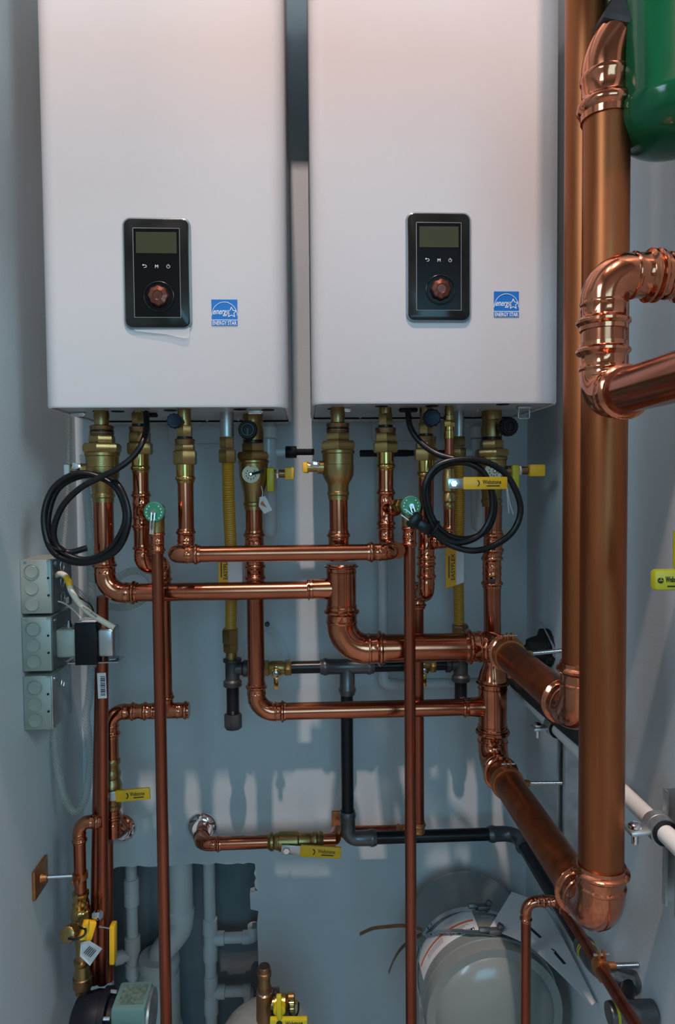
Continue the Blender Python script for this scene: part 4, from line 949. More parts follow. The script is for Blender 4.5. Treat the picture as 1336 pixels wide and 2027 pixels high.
# ================================================================== electrical boxes on the side wall
def ebox(y0, y1, label, cover, x0=46):
    Yb0, Yb1 = -0.325, -0.223; s = S(Yb0); za, zb = zpx(75, y0, Yb0), zpx(75, y1, Yb0); X0, X1 = WX0+0.0005, P(102, (y0+y1)/2, Yb0).x
    t = thing('junction_box', label, 'electrical box', V(((X0+X1)/2,(Yb0+Yb1)/2,zb)), 'galvanised junction boxes')
    c = V(((X0+X1)/2,(Yb0+Yb1)/2,(za+zb)/2)); h = za-zb
    mk('body', MB().box(c, (X1-X0,Yb1-Yb0,h), bev=0.002), M_BOX, t)
    mk('cover', MB().box(V((X1+0.0012,c.y,c.z)), (0.0025,Yb1-Yb0+0.001,h*0.985), bev=0.001), cover, t)
    for i in range(3):
        kc = V((X0+22/s, Yb0-0.0003, za-h*(0.22+0.30*i)))
        mk('knockout', MB().lathe(kc, -EY, [(-.001,12.5/s),(0.0008,12.5/s),(0.0012,12/s)], 26).torus(kc+V((0,-.001,0)), EY, (14.5 if i == 0 else 12.5)/s, 0.0007, 26, 6), M_BOX, t)
    for i in (0.34, 0.66):
        mk('screw_hole', MB().lathe(V((X1-6/s, Yb0-0.0003, za-h*i)), -EY, [(-.001,0.0022),(0.0009,0.0022)], 10), M_HOLE, t)
    mk('cover_screw', MB().lathe(V((X1+0.0025,Yb0+0.012,za-0.008)), EX, [(0,0.004),(0.002,0.004),(0.003,0.002)], 12), M_CHROME, t)
    mk('edge_tab', MB().box(V((X1-4/s,Yb0-0.001,za-0.002)), (0.008,0.002,0.003)).box(V((X0+10/s,Yb0-0.001,za-0.002)), (0.006,0.002,0.003)), M_GALV, t)
    return t, c, X1, za, zb
b1, c1, XB, za1, zb1 = ebox(1108, 1215, 'uppermost of the three stacked junction boxes, with cables leaving it', M_COVER)
for i in range(3):
    mk('cover_knockout', MB().torus(V((XB+0.0026,-0.275,za1-0.018-0.030*i)), EX, 0.010, 0.0007, 22, 6), M_GALV, b1)
mk('cover_sticker', MB().box(V((XB+0.0028,-0.252,zb1+0.012)), (0.0006,0.016,0.012)), M_PAPER, b1)
b2, c2_, XB2, za2, zb2_ = ebox(1222, 1329, 'middle junction box carrying the transformer', M_COVER)
b3, c3, XB3, za3, zb3 = ebox(1338, 1445, 'lowest of the three stacked junction boxes', M_GALV)
mk('cover_emboss', MB().torus(V((XB3+0.0026,-0.272,za3-0.030)), EX, 0.008, 0.0008, 6, 6), M_STEEL, b3)
# transformer
Yt = -0.285; s = S(Yt); tc_ = P(176, 1268, Yt)
t = thing('transformer', 'silver and black transformer on the side of the middle junction box', 'transformer', tc_-V((0,0,0.04)))
xL, xR = XB2+0.003, P(230,1268,Yt).x
k0, k1 = P(155,1268,Yt-0.01).x, P(197,1268,Yt-0.01).x
mk('end_bell', MB().box(V(((xL+k0)/2,Yt,tc_.z)), (k0-xL+0.004,0.050,0.055), bev=0.006, seg=3), M_BOX, t)
mk('end_bell', MB().box(V(((xR+k1)/2,Yt,tc_.z)), (xR-k1+0.004,0.050,0.055), bev=0.006, seg=3), M_STEEL, t)
mk('core', MB().box(V(((k0+k1)/2,Yt,tc_.z)), (k1-k0,0.062,0.080), bev=0.001), M_PLB, t)
mk('core_sticker', MB().box(V(((k0+k1)/2,Yt,tc_.z+0.0404)), (k1-k0-0.004,0.05,0.0006)), M_PAPER, t)
mk('mounting_foot', MB().box(V(((k0+k1)/2+0.01,Yt,tc_.z-0.038)), (xR-xL-0.01,0.044,0.002)).box(V((xR-0.004,Yt,tc_.z-0.034)), (0.012,0.03,0.002)), M_STEEL, t)
mk('terminal_screw', MB().lathe(V((xL+0.016,Yt,tc_.z+0.026)), EZ, [(0,0.006),(0.008,0.006),(0.008,0.004),(0.014,0.004)], 12), M_STEEL, t)
# cables at the boxes
def cable(name, pts, r, m, label, cat='cable', group=None, k=8, n=10):
    return tag(mk(name, MB().tube(spline([P(*p) for p in pts], k), r, n), m, None, ang=60), label, cat, group)
w_ = cable('white_cable', [(103,1142,-.300),(118,1136,-.31),(130,1141,-.315),(136,1155,-.32),(142,1172,-.325),(158,1195,-.33),(180,1215,-.335),(204,1230,-.335),(226,1243,-.335)], 0.0056, M_CABLE, 'cream cable drooping from the uppermost junction box over the transformer')
mk('cable_mark', MB().tube(spline([P(131,1142,-.317),P(136,1152,-.321),P(138,1160,-.323)],4), 0.0060, 10), M_YEL, w_)
text('14/2 WITH GROUND', 0.0035, P(178,1211,-.343), V((0.78,0,-0.62)), V((0.62,0,0.78)), M_INK, w_, wide=0.032)
cable('thin_wire', [(104,1191,-.30),(118,1191,-.30),(132,1197,-.30),(148,1210,-.30),(160,1224,-.30)], 0.0016, M_CABLE, 'thin white wire from the uppermost junction box to the transformer', 'wire')
cable('thin_wire', [(150,1180,-.255),(165,1187,-.26),(178,1196,-.262),(184,1208,-.262),(184,1226,-.27)], 0.0018, M_RUB, 'thin black wire running behind the transformer', 'wire')
# clear hoses
cable('clear_hose', [(138,822,-.16),(137,870,-.17),(135,950,-.17),(131,1030,-.17),(127,1075,-.18),(128,1110,-.19)], 0.0045, M_HOSE, 'thin braided clear hose hanging beside the coiled cable', 'hose')
cable('clear_hose', [(166,900,-.23),(168,930,-.23),(172,990,-.23),(178,1060,-.23),(181,1150,-.23),(182,1250,-.22),(181,1330,-.22),(176,1385,-.22),(170,1420,-.22),(176,1470,-.22),(178,1520,-.22),(168,1580,-.22),(150,1607,-.22),(130,1585,-.22),(115,1530,-.21),(107,1470,-.20),(108,1440,-.19)], 0.0082, M_HOSE, 'long braided clear hose looping under the junction boxes', 'hose', None, 8, 14)
cable('clear_hose', [(132,1160,-.21),(150,1170,-.2),(172,1185,-.19),(200,1197,-.17),(235,1202,-.15),(268,1196,-.14),(292,1178,-.13),(300,1155,-.12),(288,1135,-.12),(262,1130,-.12),(236,1142,-.13),(218,1160,-.14)], 0.0080, M_HOSE, 'braided clear hose curling behind the copper elbow', 'hose', None, 8, 14)

# ================================================================== coiled black power cables
def coil(pts, r, label, plug=None):
    t = thing('power_cable', label, 'cable', P(*pts[-1]), 'coiled black power cables')
    mk('cord', MB().tube(spline([P(*p) for p in pts], 8), r, 12), M_RUB, t, ang=60)
    return t
Ya = -0.37
cb = coil([(289,816,-.33),(290,845,-.345),(283,873,-.37),(264,903,-.38),(232,928,-.385),(200,944,-.385),(158,967,-.385),(122,1005,-.38),(106,1055,-.375),(122,1092,-.37),(170,1108,-.37),(218,1086,-.37),(248,1030,-.37),(234,972,-.37),(195,944,-.365),(150,938,-.365),(106,966,-.365),(87,1020,-.37),(97,1080,-.375),(128,1108,-.38),(178,1113,-.385),(232,1088,-.385),(255,1028,-.385),(238,966,-.375),(204,942,-.36),(152,945,-.355),(112,972,-.355),(95,1028,-.36),(104,1072,-.36),(132,1093,-.355),(172,1085,-.35)], 0.0056, 'black power cable coiled over the copper pipe nearer the boxes')
mk('cable_tie', MB().torus(P(112,1082,-.372), V((0.5,0,0.85)), 0.017, 0.0016, 18, 6), M_PLB, cb)
cb = coil([(807,812,-.33),(812,845,-.345),(830,873,-.36),(862,897,-.375),(900,909,-.39),(938,921,-.40),(964,948,-.405),(979,1000,-.41),(966,1046,-.41),(930,1066,-.41),(892,1062,-.41),(862,1036,-.41),(847,995,-.41),(848,952,-.41),(874,924,-.41),(915,915,-.415),(952,930,-.42),(972,970,-.42),(972,1020,-.42),(948,1060,-.42),(905,1074,-.42),(866,1055,-.42),(846,1015,-.42),(840,965,-.425),(862,925,-.425),(905,910,-.425),(960,914,-.425),(1004,942,-.425),(1030,1000,-.425),(1018,1048,-.425),(980,1079,-.425),(935,1090,-.425),(890,1078,-.42),(858,1055,-.42),(838,1040,-.42)], 0.0056, 'black power cable with plug coiled behind the yellow lever')
pp0, pp1 = P(862,1058,-.422), P(812,1025,-.422)
mk('plug', MB().bar(P(852,1051,-.424), P(825,1034,-.424), 0.020, 0.018, (0,-1,0), 0.004).bar(P(828,1036,-.424), P(812,1024,-.424), 0.030, 0.022, (0,-1,0), 0.004), M_RUB, cb, label='black rubber plug')
for k in (-1, 1):
    d = (P(812,1024,-.424)-P(828,1036,-.424)).normalized(); up = EY.cross(d); b = P(812,1024,-.424)+up*0.006*k
    mk('plug_pin', MB().bar(b, b+d*0.016, 0.006, 0.0015, up), M_STEEL, cb)
mk('cable_tie', MB().torus(P(858,1048,-.42), V((0.8,0,-0.55)), 0.017, 0.0016, 18, 6), M_PLB, cb)

# ================================================================== lower left
YLb = -0.20
# copper bundle
def slant(name, x0, y0, x1, y1, Y0, Y1, r, m, label):
    t = thing(name, label, 'copper pipe', P(x1,y1,Y1)); mk('pipe', MB().tube([P(x0,y0,Y0), P(x1,y1,Y1)], r, 18), m, t); return t
cbp = slant('copper_pipe', 203, 1180, 203, 1945, -0.275, -0.235, 0.0112, M_COPD, 'vertical copper pipe with a barcode sticker behind the transformer')
st_ = P(199,1357,-0.279)
sk = mk('barcode_sticker', MB().box(st_+V((0.003,-0.0005,0)), (0.0165,0.0016,0.050), Matrix.Rotation(-0.02,3,'Y')), M_PAPER, cbp)
for i in range(11): mk('barcode_line', MB().box(st_+V((0.005,-0.0016,0.018-0.0036*i)), (0.009,0.0006,0.0012+0.0006*(i % 3))), M_INK, sk)
slant('copper_pipe', 199, 1320, 187, 1945, -0.225, -0.238, 0.0108, M_COPD, 'vertical copper pipe, nearest the side wall of the copper bundle')
slant('copper_pipe', 214, 1665, 215, 1940, -0.17, -0.17, 0.0105, M_COPD, 'short vertical copper pipe, nearest the wall opening of the copper bundle')
# branch with elbow and drain valve
YC = -0.26; s = S(YC)
t = thing('copper_pipe', 'copper branch elbowing down beside the side wall above the drain valve', 'copper pipe', P(158,1765,YC))
xC = P(158,1700,YC).x; zC = zpx(158,1627,YC); RC = 0.0118
pipe(t, V((P(203,1627,YC).x,YC,zC)), V((xC+0.02,YC,zC)), RC, M_COP)
mk('elbow', elbow_mb(V((xC,YC,zC)), EX, -EZ, RC, 0.022, sc=0.8), M_COPF, t)
vp(t, xC, YC, 1645, 1772, 158, RC)
pz = PX(76,1737,WX0).z; pc_ = V((WX0+0.0035, PX(76,1737,WX0).y, pz))
t = thing('standoff_bracket', 'copper square wall plate with a rod holding the small branch pipe', 'bracket', pc_)
mk('wall_plate', MB().box(pc_, (0.006,0.066,0.056), bev=0.001), M_COPO, t)
mk('boss', MB().lathe(pc_, EX, [(0,0.012),(0.008,0.009),(0.014,0.006)], 14), M_COPO, t)
hC = V((xC,YC,zpx(158,1733,YC)))
mk('rod', MB().tube([pc_, hC-EX*(RC+0.002)], 0.0040, 10), M_STEEL, t)
mk('ring', MB().lathe(hC-V((0,0,0.006)), EZ, [(0,RC),(0,RC+0.003),(0.012,RC+0.003),(0.012,RC)], 24), M_COPO, t)
mk('ear', MB().box(hC+V((-0.006,-RC-0.008,0)), (0.004,0.016,0.010), bev=0.001).box(hC+V((0.003,-RC-0.008,0)), (0.004,0.016,0.010), bev=0.001), M_COPO, t)
t = thing('drain_valve', 'brass drain valve with yellow lever and hose cap above the pump', 'valve', P(158,1935,YC))
stack(t, 'upper_body', 158, YC, [(1764,13),(1766,16),(1772,16),(1775,14),(1783,14),(1786,16.5),(1791,16.5),(1793,16),(1800,18),(1801,19)], M_BRASSP, xw=xC)
stack(t, 'hex_body', 158, YC, [(1798,19),(1815,19)], M_BRASS, hexa=6, xw=xC)
stack(t, 'ball_body', 158, YC, [(1812,17),(1825,20),(1842,20),(1855,14),(1880,11),(1898,12),(1900,16),(1906,16),(1909,14),(1925,16),(1934,17)], M_BRASS, xw=xC)
pc1 = P(139,1847,YC-0.04); src = V((xC,YC,zpx(158,1834,YC))); dd = (pc1-src).normalized()
mk('hose_port', MB().tube([src, pc1], 0.011, 14), M_BRASS, t)
kb = MB(); n = 36; rings = []; a_, b_ = frame(dd)
for tt, rr in ((-0.004,15/s),(0.012,15/s),(0.014,12/s),(0.014,5/s)): rings.append([pc1+dd*tt+a_*(rr*(1+.04*math.cos(18*2*PI*j/n))*math.cos(2*PI*j/n))+b_*(rr*(1+.04*math.cos(18*2*PI*j/n))*math.sin(2*PI*j/n)) for j in range(n)])
kb.ring_mesh(rings); mk('hose_cap', fix(kb), M_BRASS, t)
mk('cap_strap', MB().tube(spline([P(135,1858,YC-.06), P(150,1859,YC-.062), P(166,1852,YC-.058), P(169,1840,YC-.05), P(158,1836,YC-.045)], 6), 0.0022, 8), M_RUB, t)
mk('handle', MB().bar(P(179,1822,YC-.035), P(168,1860,YC-.045), 0.024, 0.016, (0.5,-1,0.1), 0.003).bar(P(170,1828,YC-.05), P(176,1828,YC-.05), 0.012, 0.010, (0,-1,0), 0.002), M_YEL, t, label='stubby yellow lever')
mk('stem_nut', MB().prism(P(186,1812,YC-.02), V((1,-0.3,0.2)), 0, 0.016, 0.009, 6), M_CHROME, t)
pl_ = tag_card('instruction_tag', [P(160,1866,YC-.055), P(176,1862,YC-.058), P(202,1878,YC-.05), P(178,1912,YC-.05), P(158,1893,YC-.055)], 'pale folded instruction tag hanging at the drain valve', 'tag', M_TAGB)
for i in range(5):
    a = P(166+3*i,1893+2*i-6,YC-.0565); d = V((0.55,0,0.62)); mk('print_line', MB().bar(a, a+d.normalized()*0.018, 0.0014, 0.0006, (0,-1,0)), M_INK, pl_)
t = thing('ball_valve_lever', 'upright yellow lever on a thin rod beside the copper bundle', 'valve handle', P(224,1903,-0.22))
mk('rod', MB().tube([P(196,1834,-.265), P(221,1838,-.265)], 0.0022, 8), M_CHROME, t)
mk('handle', MB().bar(P(224,1828,-.265), P(224,1904,-.265), 0.011, 0.022, (0,-1,0), 0.003), M_YEL, t)
# pump
YPm = -0.285; s = S(YPm)
t = thing('circulator_pump', 'black circulator pump with teal terminal box under the drain valve', 'pump', V((P(200,2010,YPm).x,YPm,zpx(200,2060,YPm))))
xp = P(158,1990,YPm).x
stack(t, 'flange', 160, -0.26, [(1931,17),(1933,19),(1952,19),(1956,15),(1964,15)], M_BRONZE, xw=xC)
zp_ = zpx(200,2022,YPm)
mk('volute', MB().lathe(V((xp,YPm,zp_)), EX, [(-14/s,30/s),(-8/s,44/s),(12/s,52/s),(30/s,56/s),(44/s,54/s),(46/s,60/s),(58/s,60/s),(60/s,48/s)], 36), M_PUMP, t)
mk('motor', MB().lathe(V((xp,YPm,zp_)), EX, [(58/s,46/s),(70/s,44/s),(126/s,42/s),(132/s,36/s)], 32), M_PUMP, t)
for k in range(6):
    th = 2*PI*k/6+0.3; mk('bolt', MB().tube([V((xp+50/s,YPm+math.cos(th)*55/s,zp_+math.sin(th)*55/s)), V((xp+70/s,YPm+math.cos(th)*52/s,zp_+math.sin(th)*52/s))], 0.004, 8), M_STEEL, t)
bx = P(256,2003,YPm-0.05)
bxo = mk('terminal_box', MB().box(V((bx.x,YPm-0.025,bx.z-0.010)), (66/s,0.075,0.050), bev=0.006), M_TEAL, t)
mk('sticker', MB().box(V((bx.x+0.002,YPm-0.025,bx.z+0.0155)), (48/s,0.052,0.0008)), M_TEAL2, bxo)
lb_ = []
for k in range(20):
    th = 2*PI*k/20; lb_.append(V((bx.x-0.012+0.034*math.cos(th),YPm-0.072+0.016*math.sin(th),bx.z-0.034)))
mk('lobe', fix(MB().slab(lb_, (0,0,0.010))), M_TEAL, bxo)
mk('conduit_plug', MB().lathe(V((bx.x-0.008,YPm-0.071,bx.z-0.026)), EZ, [(0,0.012),(0.0035,0.012),(0.0045,0.010)], 24), M_PUMP, bxo)
mk('end_ring', MB().lathe(V((bx.x+34/s,YPm-0.02,bx.z-0.03)), EX, [(-0.006,0.040),(0,0.046),(0.004,0.044),(0.005,0.030)], 32), M_GALV, t)

# ================================================================== drain pipes in the opening
YQ = 0.065; s = S(YQ)
def drain(label, segs, name='drain_pipe'):
    t = thing(name, label, 'drain pipe', P(segs[0][0], 2040, YQ)); return t
t = drain('grey white drain pipe with couplings, nearest the copper bundle', [(262,)])
X = P(262,1850,YQ).x
pipe(t, V((X,YQ,cutT+0.12)), V((X,YQ,0.02)), 11.5/s, M_PVCG)
stack(t, 'coupling', 262, YQ, [(1738,13.5),(1740,15),(1762,15),(1763,13.5),(1766,15),(1790,15),(1792,13)], M_PVCG, xw=X)
stack(t, 'tee', 262, YQ, [(1852,13),(1854,15.5),(1882,15.5),(1884,13),(1905,13),(1907,15.5),(1930,15.5),(1932,13)], M_PVCG, xw=X)
mk('branch', MB().lathe(V((X,YQ,zpx(262,1888,YQ))), V((-1,-0.4,0)), [(0,11/s),(18/s,11/s),(18/s,13/s),(34/s,13/s),(36/s,11/s)], 18), M_PVCG, t)
pz_ = zpx(262,1840,YQ)
t = drain('wide grey white drain pipe with an angled bend into a floor hub', [(330,)])
YQ2 = 0.055; s2 = S(YQ2); X = P(358,1760,YQ2).x; Xh = P(316,1950,YQ2).x
pipe(t, V((X,YQ2,cutT+0.12)), V((X,YQ2,zpx(358,1812,YQ2))), 24/s2, M_PVCG, n=26)
stack(t, 'collar', 358, YQ2, [(1796,24),(1798,26.5),(1814,26.5),(1816,24)], M_PVCG, xw=X)
mk('bend', MB().tube([V((X,YQ2,zpx(358,1806,YQ2))), V((X,YQ2,zpx(358,1835,YQ2))), V((Xh+0.003,YQ2,zpx(330,1888,YQ2))), V((Xh,YQ2,zpx(316,1925,YQ2)))], 24.5/s2, 24, 0.05, 6), M_PVCG, t)
stack(t, 'hub', 316, YQ2, [(1888,30),(1890,39),(1900,41),(1908,41),(1911,38),(1925,37),(1927,40),(2026,40),(2030,44),(2170,44)], M_PVCG, xw=Xh)
t = drain('grey white drain pipe with two side branches, nearest the bare wall edge', [(416,)])
X = P(416,1850,YQ).x
pipe(t, V((X,YQ,cutT+0.12)), V((X,YQ,0.02)), 12/s, M_PVCG)
stack(t, 'tee', 416, YQ, [(1816,12.5),(1818,14.5),(1846,15),(1848,13),(1872,13),(1874,14.5),(1900,14.5),(1902,12)], M_PVCG, xw=X)
stack(t, 'tee', 416, YQ, [(1930,12.5),(1932,14),(1958,14),(1960,13),(1976,13),(1978,14.5),(2006,14.5),(2008,12)], M_PVCG, xw=X)
for yb_, xe_, up in ((1857,502,1), (1963,494,-1)):
    zq_ = zpx(440,yb_,YQ); xe2 = P(xe_,yb_,YQ).x
    mk('branch', MB().lathe(V((X,YQ,zq_)), EX, [(0,12/s),(14/s,12/s),(14/s,13.5/s),(28/s,13.5/s),(29/s,10.5/s),(64/s,10.5/s),(65/s,13/s),(80/s,13/s)], 18), M_PVCG, t)
    mk('branch_elbow', MB().tube([V((xe2-0.014,YQ,zq_)), V((xe2,YQ,zq_)), V((xe2,YQ,zq_+up*0.030))], 12/s, 16, 0.012), M_PVCG, t)

# ================================================================== tank and valve at the bottom centre
YTk = -0.33; s = S(YTk); dX = P(528,2000,YTk).x
prof = [(zpx(528,1990,YTk), 0.002)]
dz = zpx(528,2012,YTk); R_ = 0.10
lp_ = []
for k in range(12):
    th = PI/2*k/11; lp_.append((0.085*(1-math.cos(th)), max(0.002, R_*math.sin(th))))
lp_.append((dz-0.09, R_)); lp_.append((dz-0.06, R_*0.9))
tag(mk('expansion_tank', MB().lathe(V((dX,YTk+0.02,dz)), -EZ, lp_+[(dz-0.001,R_*0.9)], 48), M_TANK, None, ang=50), 'upright grey tank with a domed top at the very bottom', 'tank')
t = thing('service_valve', 'bronze service valve with yellow handles standing on the domed tank', 'valve', P(524,2030,YTk))
XV = P(524,1990,YTk).x
stack(t, 'press_socket', 524, YTk, [(1912,11),(1914,12.5),(1922,12.5),(1924,14.5),(1930,14.5),(1932,12),(1950,12),(1952,13),(1957,12)], M_BRONZE, xw=XV)
stack(t, 'socket_bore', 524, YTk, [(1911,10),(1913,10)], M_HOLE, xw=XV)
stack(t, 'body', 524, YTk, [(1953,14),(1956,15),(1962,14.5),(1964,17),(2010,17.5),(2026,18),(2028,15),(2075,15)], M_BRONZE, xw=XV)
mk('body_ring', MB().torus(V((XV,YTk,zpx(524,1962,YTk))), EZ, 14.5/s, 0.0012, 24, 6), M_CHROME, t)
zc1 = zpx(560,1985,YTk)
mk('side_port', MB().lathe(V((XV,YTk,zc1)), EX, [(12/s,12/s),(22/s,12/s),(22/s,17/s),(42/s,18/s),(46/s,14/s),(50/s,14/s)], 22), M_BRASS, t)
n = 36; kb = MB(); rings = []; k0_ = V((XV+46/s,YTk,zc1))
for tt, rr in ((0,15/s),(2/s,18/s),(13/s,18/s),(15/s,15/s),(16/s,4/s),(22/s,3/s)): rings.append([k0_+EX*tt+EY*(rr*(1+.05*math.cos(14*2*PI*j/n))*math.cos(2*PI*j/n))+EZ*(rr*(1+.05*math.cos(14*2*PI*j/n))*math.sin(2*PI*j/n)) for j in range(n)])
kb.ring_mesh(rings); mk('hose_cap', fix(kb), M_BRASSP, t)
mk('handle', MB().bar(P(552,1969,YTk-.03), P(553,2016,YTk-.035), 10/s, 0.010, (0,-1,0), 0.002).lathe(P(553,1997,YTk-.022), -EY, [(-0.006,13/s),(0.006,12/s),(0.008,9/s)], 20), M_YELG, t, label='yellow green lever on the side port')
mk('cap_strap', MB().tube(spline([P(571,1985,YTk-.022), P(573,2005,YTk-.024), P(582,2013,YTk-.024), P(590,2003,YTk-.024), P(591,1984,YTk-.02)], 6), 0.0018, 8), M_RUB, t)
hh = mk('handle', MB().bar(P(534,2026,YTk-.034), P(608,2026,YTk-.034), 24/s, 0.010, (0,-1,0), 0.002), M_YELG, t, label='long yellow green handle')
text('Webstone', 9/s, P(582,2026,YTk-.0395), EX, EZ, M_INK, hh, wide=34/s)
mk('print_mark', MB().lathe(P(553,2026,YTk-.039), -EY, [(0,6/s),(0.0006,6/s)], 16), M_INK, hh)
gb = P(545,1968,-0.30); mk('bracket', MB().box(V((gb.x,-0.31,gb.z)), (0.018,0.003,0.044)), M_COVER, t)
for i in (0,1): mk('bracket_hole', MB().lathe(V((gb.x+0.001,-0.3115,gb.z+0.012-0.011*i)), -EY, [(0,0.002),(0.0008,0.002)], 10), M_GALV, t)

# ================================================================== horizontal grey expansion tank
TR = 0.135; TY0, TY1 = -0.065, -0.300
tcx = P(918,1838,TY0).x; tcz = P(918,1838,TY0).z
t = thing('expansion_tank', 'large grey tank lying on its side under the black gas pipe', 'tank', V((tcx,-0.18,tcz-TR)))
pr = [(0.0,0.07),(0.004,0.10),(0.012,0.125),(0.03,TR-0.001),(0.036,TR)]
mk('shell', MB().lathe(V((tcx,TY0+0.036,tcz)), -EY, pr+[(0.036-(TY1-TY0)+0.03,TR)], 64), M_TANK, t, ang=50)
dp = []
for k in range(14):
    th = PI/2*k/13; dp.append((0.060*math.sin(th), max(0.0005, (TR-0.004)*max(0.0,math.cos(th))**0.7)))
mk('front_dome', MB().lathe(V((tcx,TY1+0.0,tcz)), -EY, [(-0.004,TR-0.004)]+dp, 64), M_TANK, t, ang=50)
mk('rim', MB().torus(V((tcx,TY1+0.002,tcz)), EY, TR-0.001, 0.003, 64, 8), M_TANK, t)
mk('support_bracket', MB().box((tcx,-0.17,tcz-TR-0.010), (0.20,0.30,0.016)).box((tcx,-0.012,tcz-TR-0.09), (0.20,0.020,0.17)), M_GALV, t)
def cyl(phi, y, r=TR): return V((tcx+r*math.cos(phi), y, tcz+r*math.sin(phi)))
def curved(name, phi0, phi1, y0, y1, dr, m, parent, skew=0.0, n=14):
    mb = MB(); b = []
    for i in range(n+1):
        f = i/n; ph = phi0+(phi1-phi0)*f
        b.append((cyl(ph, y0+skew*f, TR+dr), cyl(ph, y1+skew*f, TR+dr), cyl(ph, y1+skew*f, TR+dr-0.0008), cyl(ph, y0+skew*f, TR+dr-0.0008)))
    mb.ring_mesh([list(q) for q in b]); return mk(name, fix(mb), m, parent)
D = math.radians
ws = curved('warning_sticker', D(97), D(165), -0.205, -0.272, 0.0012, M_PAPER, t)
curved('sticker_stripe', D(99), D(163), -0.236, -0.241, 0.0018, M_ORANGE, ws)
for i in range(4):
    curved('print_line', D(104+3*i), D(122), -0.246-0.004*i, -0.2475-0.004*i, 0.0017, M_DIM, ws, n=5)
    curved('print_line', D(130), D(150), -0.246-0.004*i, -0.2475-0.004*i, 0.0017, M_DIM, ws, n=5)
text('renkioO', 0.009, cyl(D(108), -0.264, TR+0.0016), -V((-math.sin(D(108)),0,math.cos(D(108))))*-1, V((0,1,0)), M_INK, ws, wide=0.036)
# strap clamps around the tank
def strap(phis, label, house, tail):
    t = thing('strap_clamp', label, 'clamp', cyl(phis[0][0], phis[0][1]), 'steel band clamps on the grey tank')
    w = 0.0058; mb = MB(); rings = []
    pts = []
    for i in range(len(phis)-1):
        for k in range(6):
            f = k/6; pts.append((phis[i][0]+(phis[i+1][0]-phis[i][0])*f, phis[i][1]+(phis[i+1][1]-phis[i][1])*f))
    pts.append(phis[-1])
    for ph, y in pts:
        lift = 0.0018+0.006*max(0, math.sin((ph-D(80))/D(70)*PI)) if D(80) < ph < D(150) else 0.0018
        rings.append([cyl(ph, y-w, TR+lift), cyl(ph, y+w, TR+lift), cyl(ph, y+w, TR+lift+0.0012), cyl(ph, y-w, TR+lift+0.0012)])
    mb.ring_mesh(rings); b = mk('band', fix(mb), M_STEEL, t)
    for i in range(12):
        ph, y = pts[min(len(pts)-1, 2+i)]
        mk('slot', MB().box(cyl(ph+D(1.2), y, TR+0.0060), (0.0016,0.007,0.0016), Matrix.Rotation(PI/2-ph, 3, 'Y')), M_HOLE, b)
    hc = cyl(house[0], house[1], TR+0.010)
    mk('screw_housing', MB().box(hc, (0.026,0.015,0.011), bev=0.003).prism(hc+V((-0.012,0,0.003)), V((-1,0,0.05)), 0, 0.020, 0.0055, 6).box(hc+V((0.012,0,0.009)), (0.012,0.012,0.010), Matrix.Rotation(0.6,3,'Y'), 0.002), M_COVER, t)
    rings = []
    for p in spline(tail, 5): rings.append([p+V((0,-w,0)), p+V((0,w,0)), p+V((0.0006,w,0.0012)), p+V((0.0006,-w,0.0012))])
    mb = MB(); mb.ring_mesh(rings); mk('loose_tail', fix(mb), M_BRONZE, t)
strap([(D(148),-0.190),(D(120),-0.200),(D(92),-0.212),(D(70),-0.22),(D(40),-0.225),(D(0),-0.225),(D(-60),-0.22),(D(-150),-0.21),(D(-200),-0.19)], 'steel band clamp at the back of the grey tank', (D(87),-0.213), [P(836,1841,-.185), P(800,1833,-.17), P(765,1835,-.155), P(740,1838,-.15), P(726,1843,-.148), P(712,1850,-.146)])
strap([(D(146),-0.200),(D(120),-0.255),(D(105),-0.282),(D(88),-0.292),(D(60),-0.292),(D(20),-0.292),(D(-40),-0.285),(D(-120),-0.26),(D(-205),-0.205)], 'steel band clamp nearer the front rim of the grey tank', (D(86),-0.291), [P(834,1850,-.20), P(812,1862,-.19), P(792,1880,-.18), P(778,1903,-.175), P(769,1926,-.17)])
# booklets
def sheet(name, top, bot, label, m=M_PAPER, th=0.0014):
    a = spline([P(*p) for p in top], 6); b = spline([P(*p) for p in bot], 6); n = min(len(a), len(b)); mb = MB(); rings = []
    for i in range(n): rings.append([a[i], b[i], b[i]+V((0,th,-th)), a[i]+V((0,th,-th))])
    mb.ring_mesh(rings); return tag(mk(name, fix(mb), m), label, 'paper')
bk = sheet('manual_booklet', [(1013,1765,-.16),(1070,1790,-.20),(1110,1850,-.28),(1179,1984,-.43)], [(968,1838,-.27),(1036,1866,-.34),(1085,1905,-.39),(1172,1990,-.45)], 'white printed booklet lying over the right of the grey tank')
sheet('loose_paper', [(1056,1772,-.13),(1090,1800,-.18),(1130,1870,-.25),(1186,1975,-.36)], [(1040,1790,-.17),(1078,1830,-.22),(1115,1895,-.30),(1181,1986,-.415)], 'narrow paper sheet tucked behind the printed booklet')
for (x0_, y0_, x1_, y1_, w_) in ((1044,1832,1070,1856,6),(1098,1885,1118,1908,6),(1092,1878,1100,1884,3)):
    mk('print_picture', MB().bar(P(x0_,y0_,-.318-(x0_-1044)*.0016), P(x1_,y1_,-.318-(x1_-1044)*.0016), w_/S(-.33), 0.0006, (0.2,-1,0.6)), M_INK, bk)
# floor pipe foam by the tank
cable('foam_hose', [(1150,1905,-.28),(1160,1950,-.30),(1170,2000,-.31),(1180,2060,-.32)], 0.024, M_FOAM, 'black foam covered hose below the booklet', 'hose', None, 8, 16)

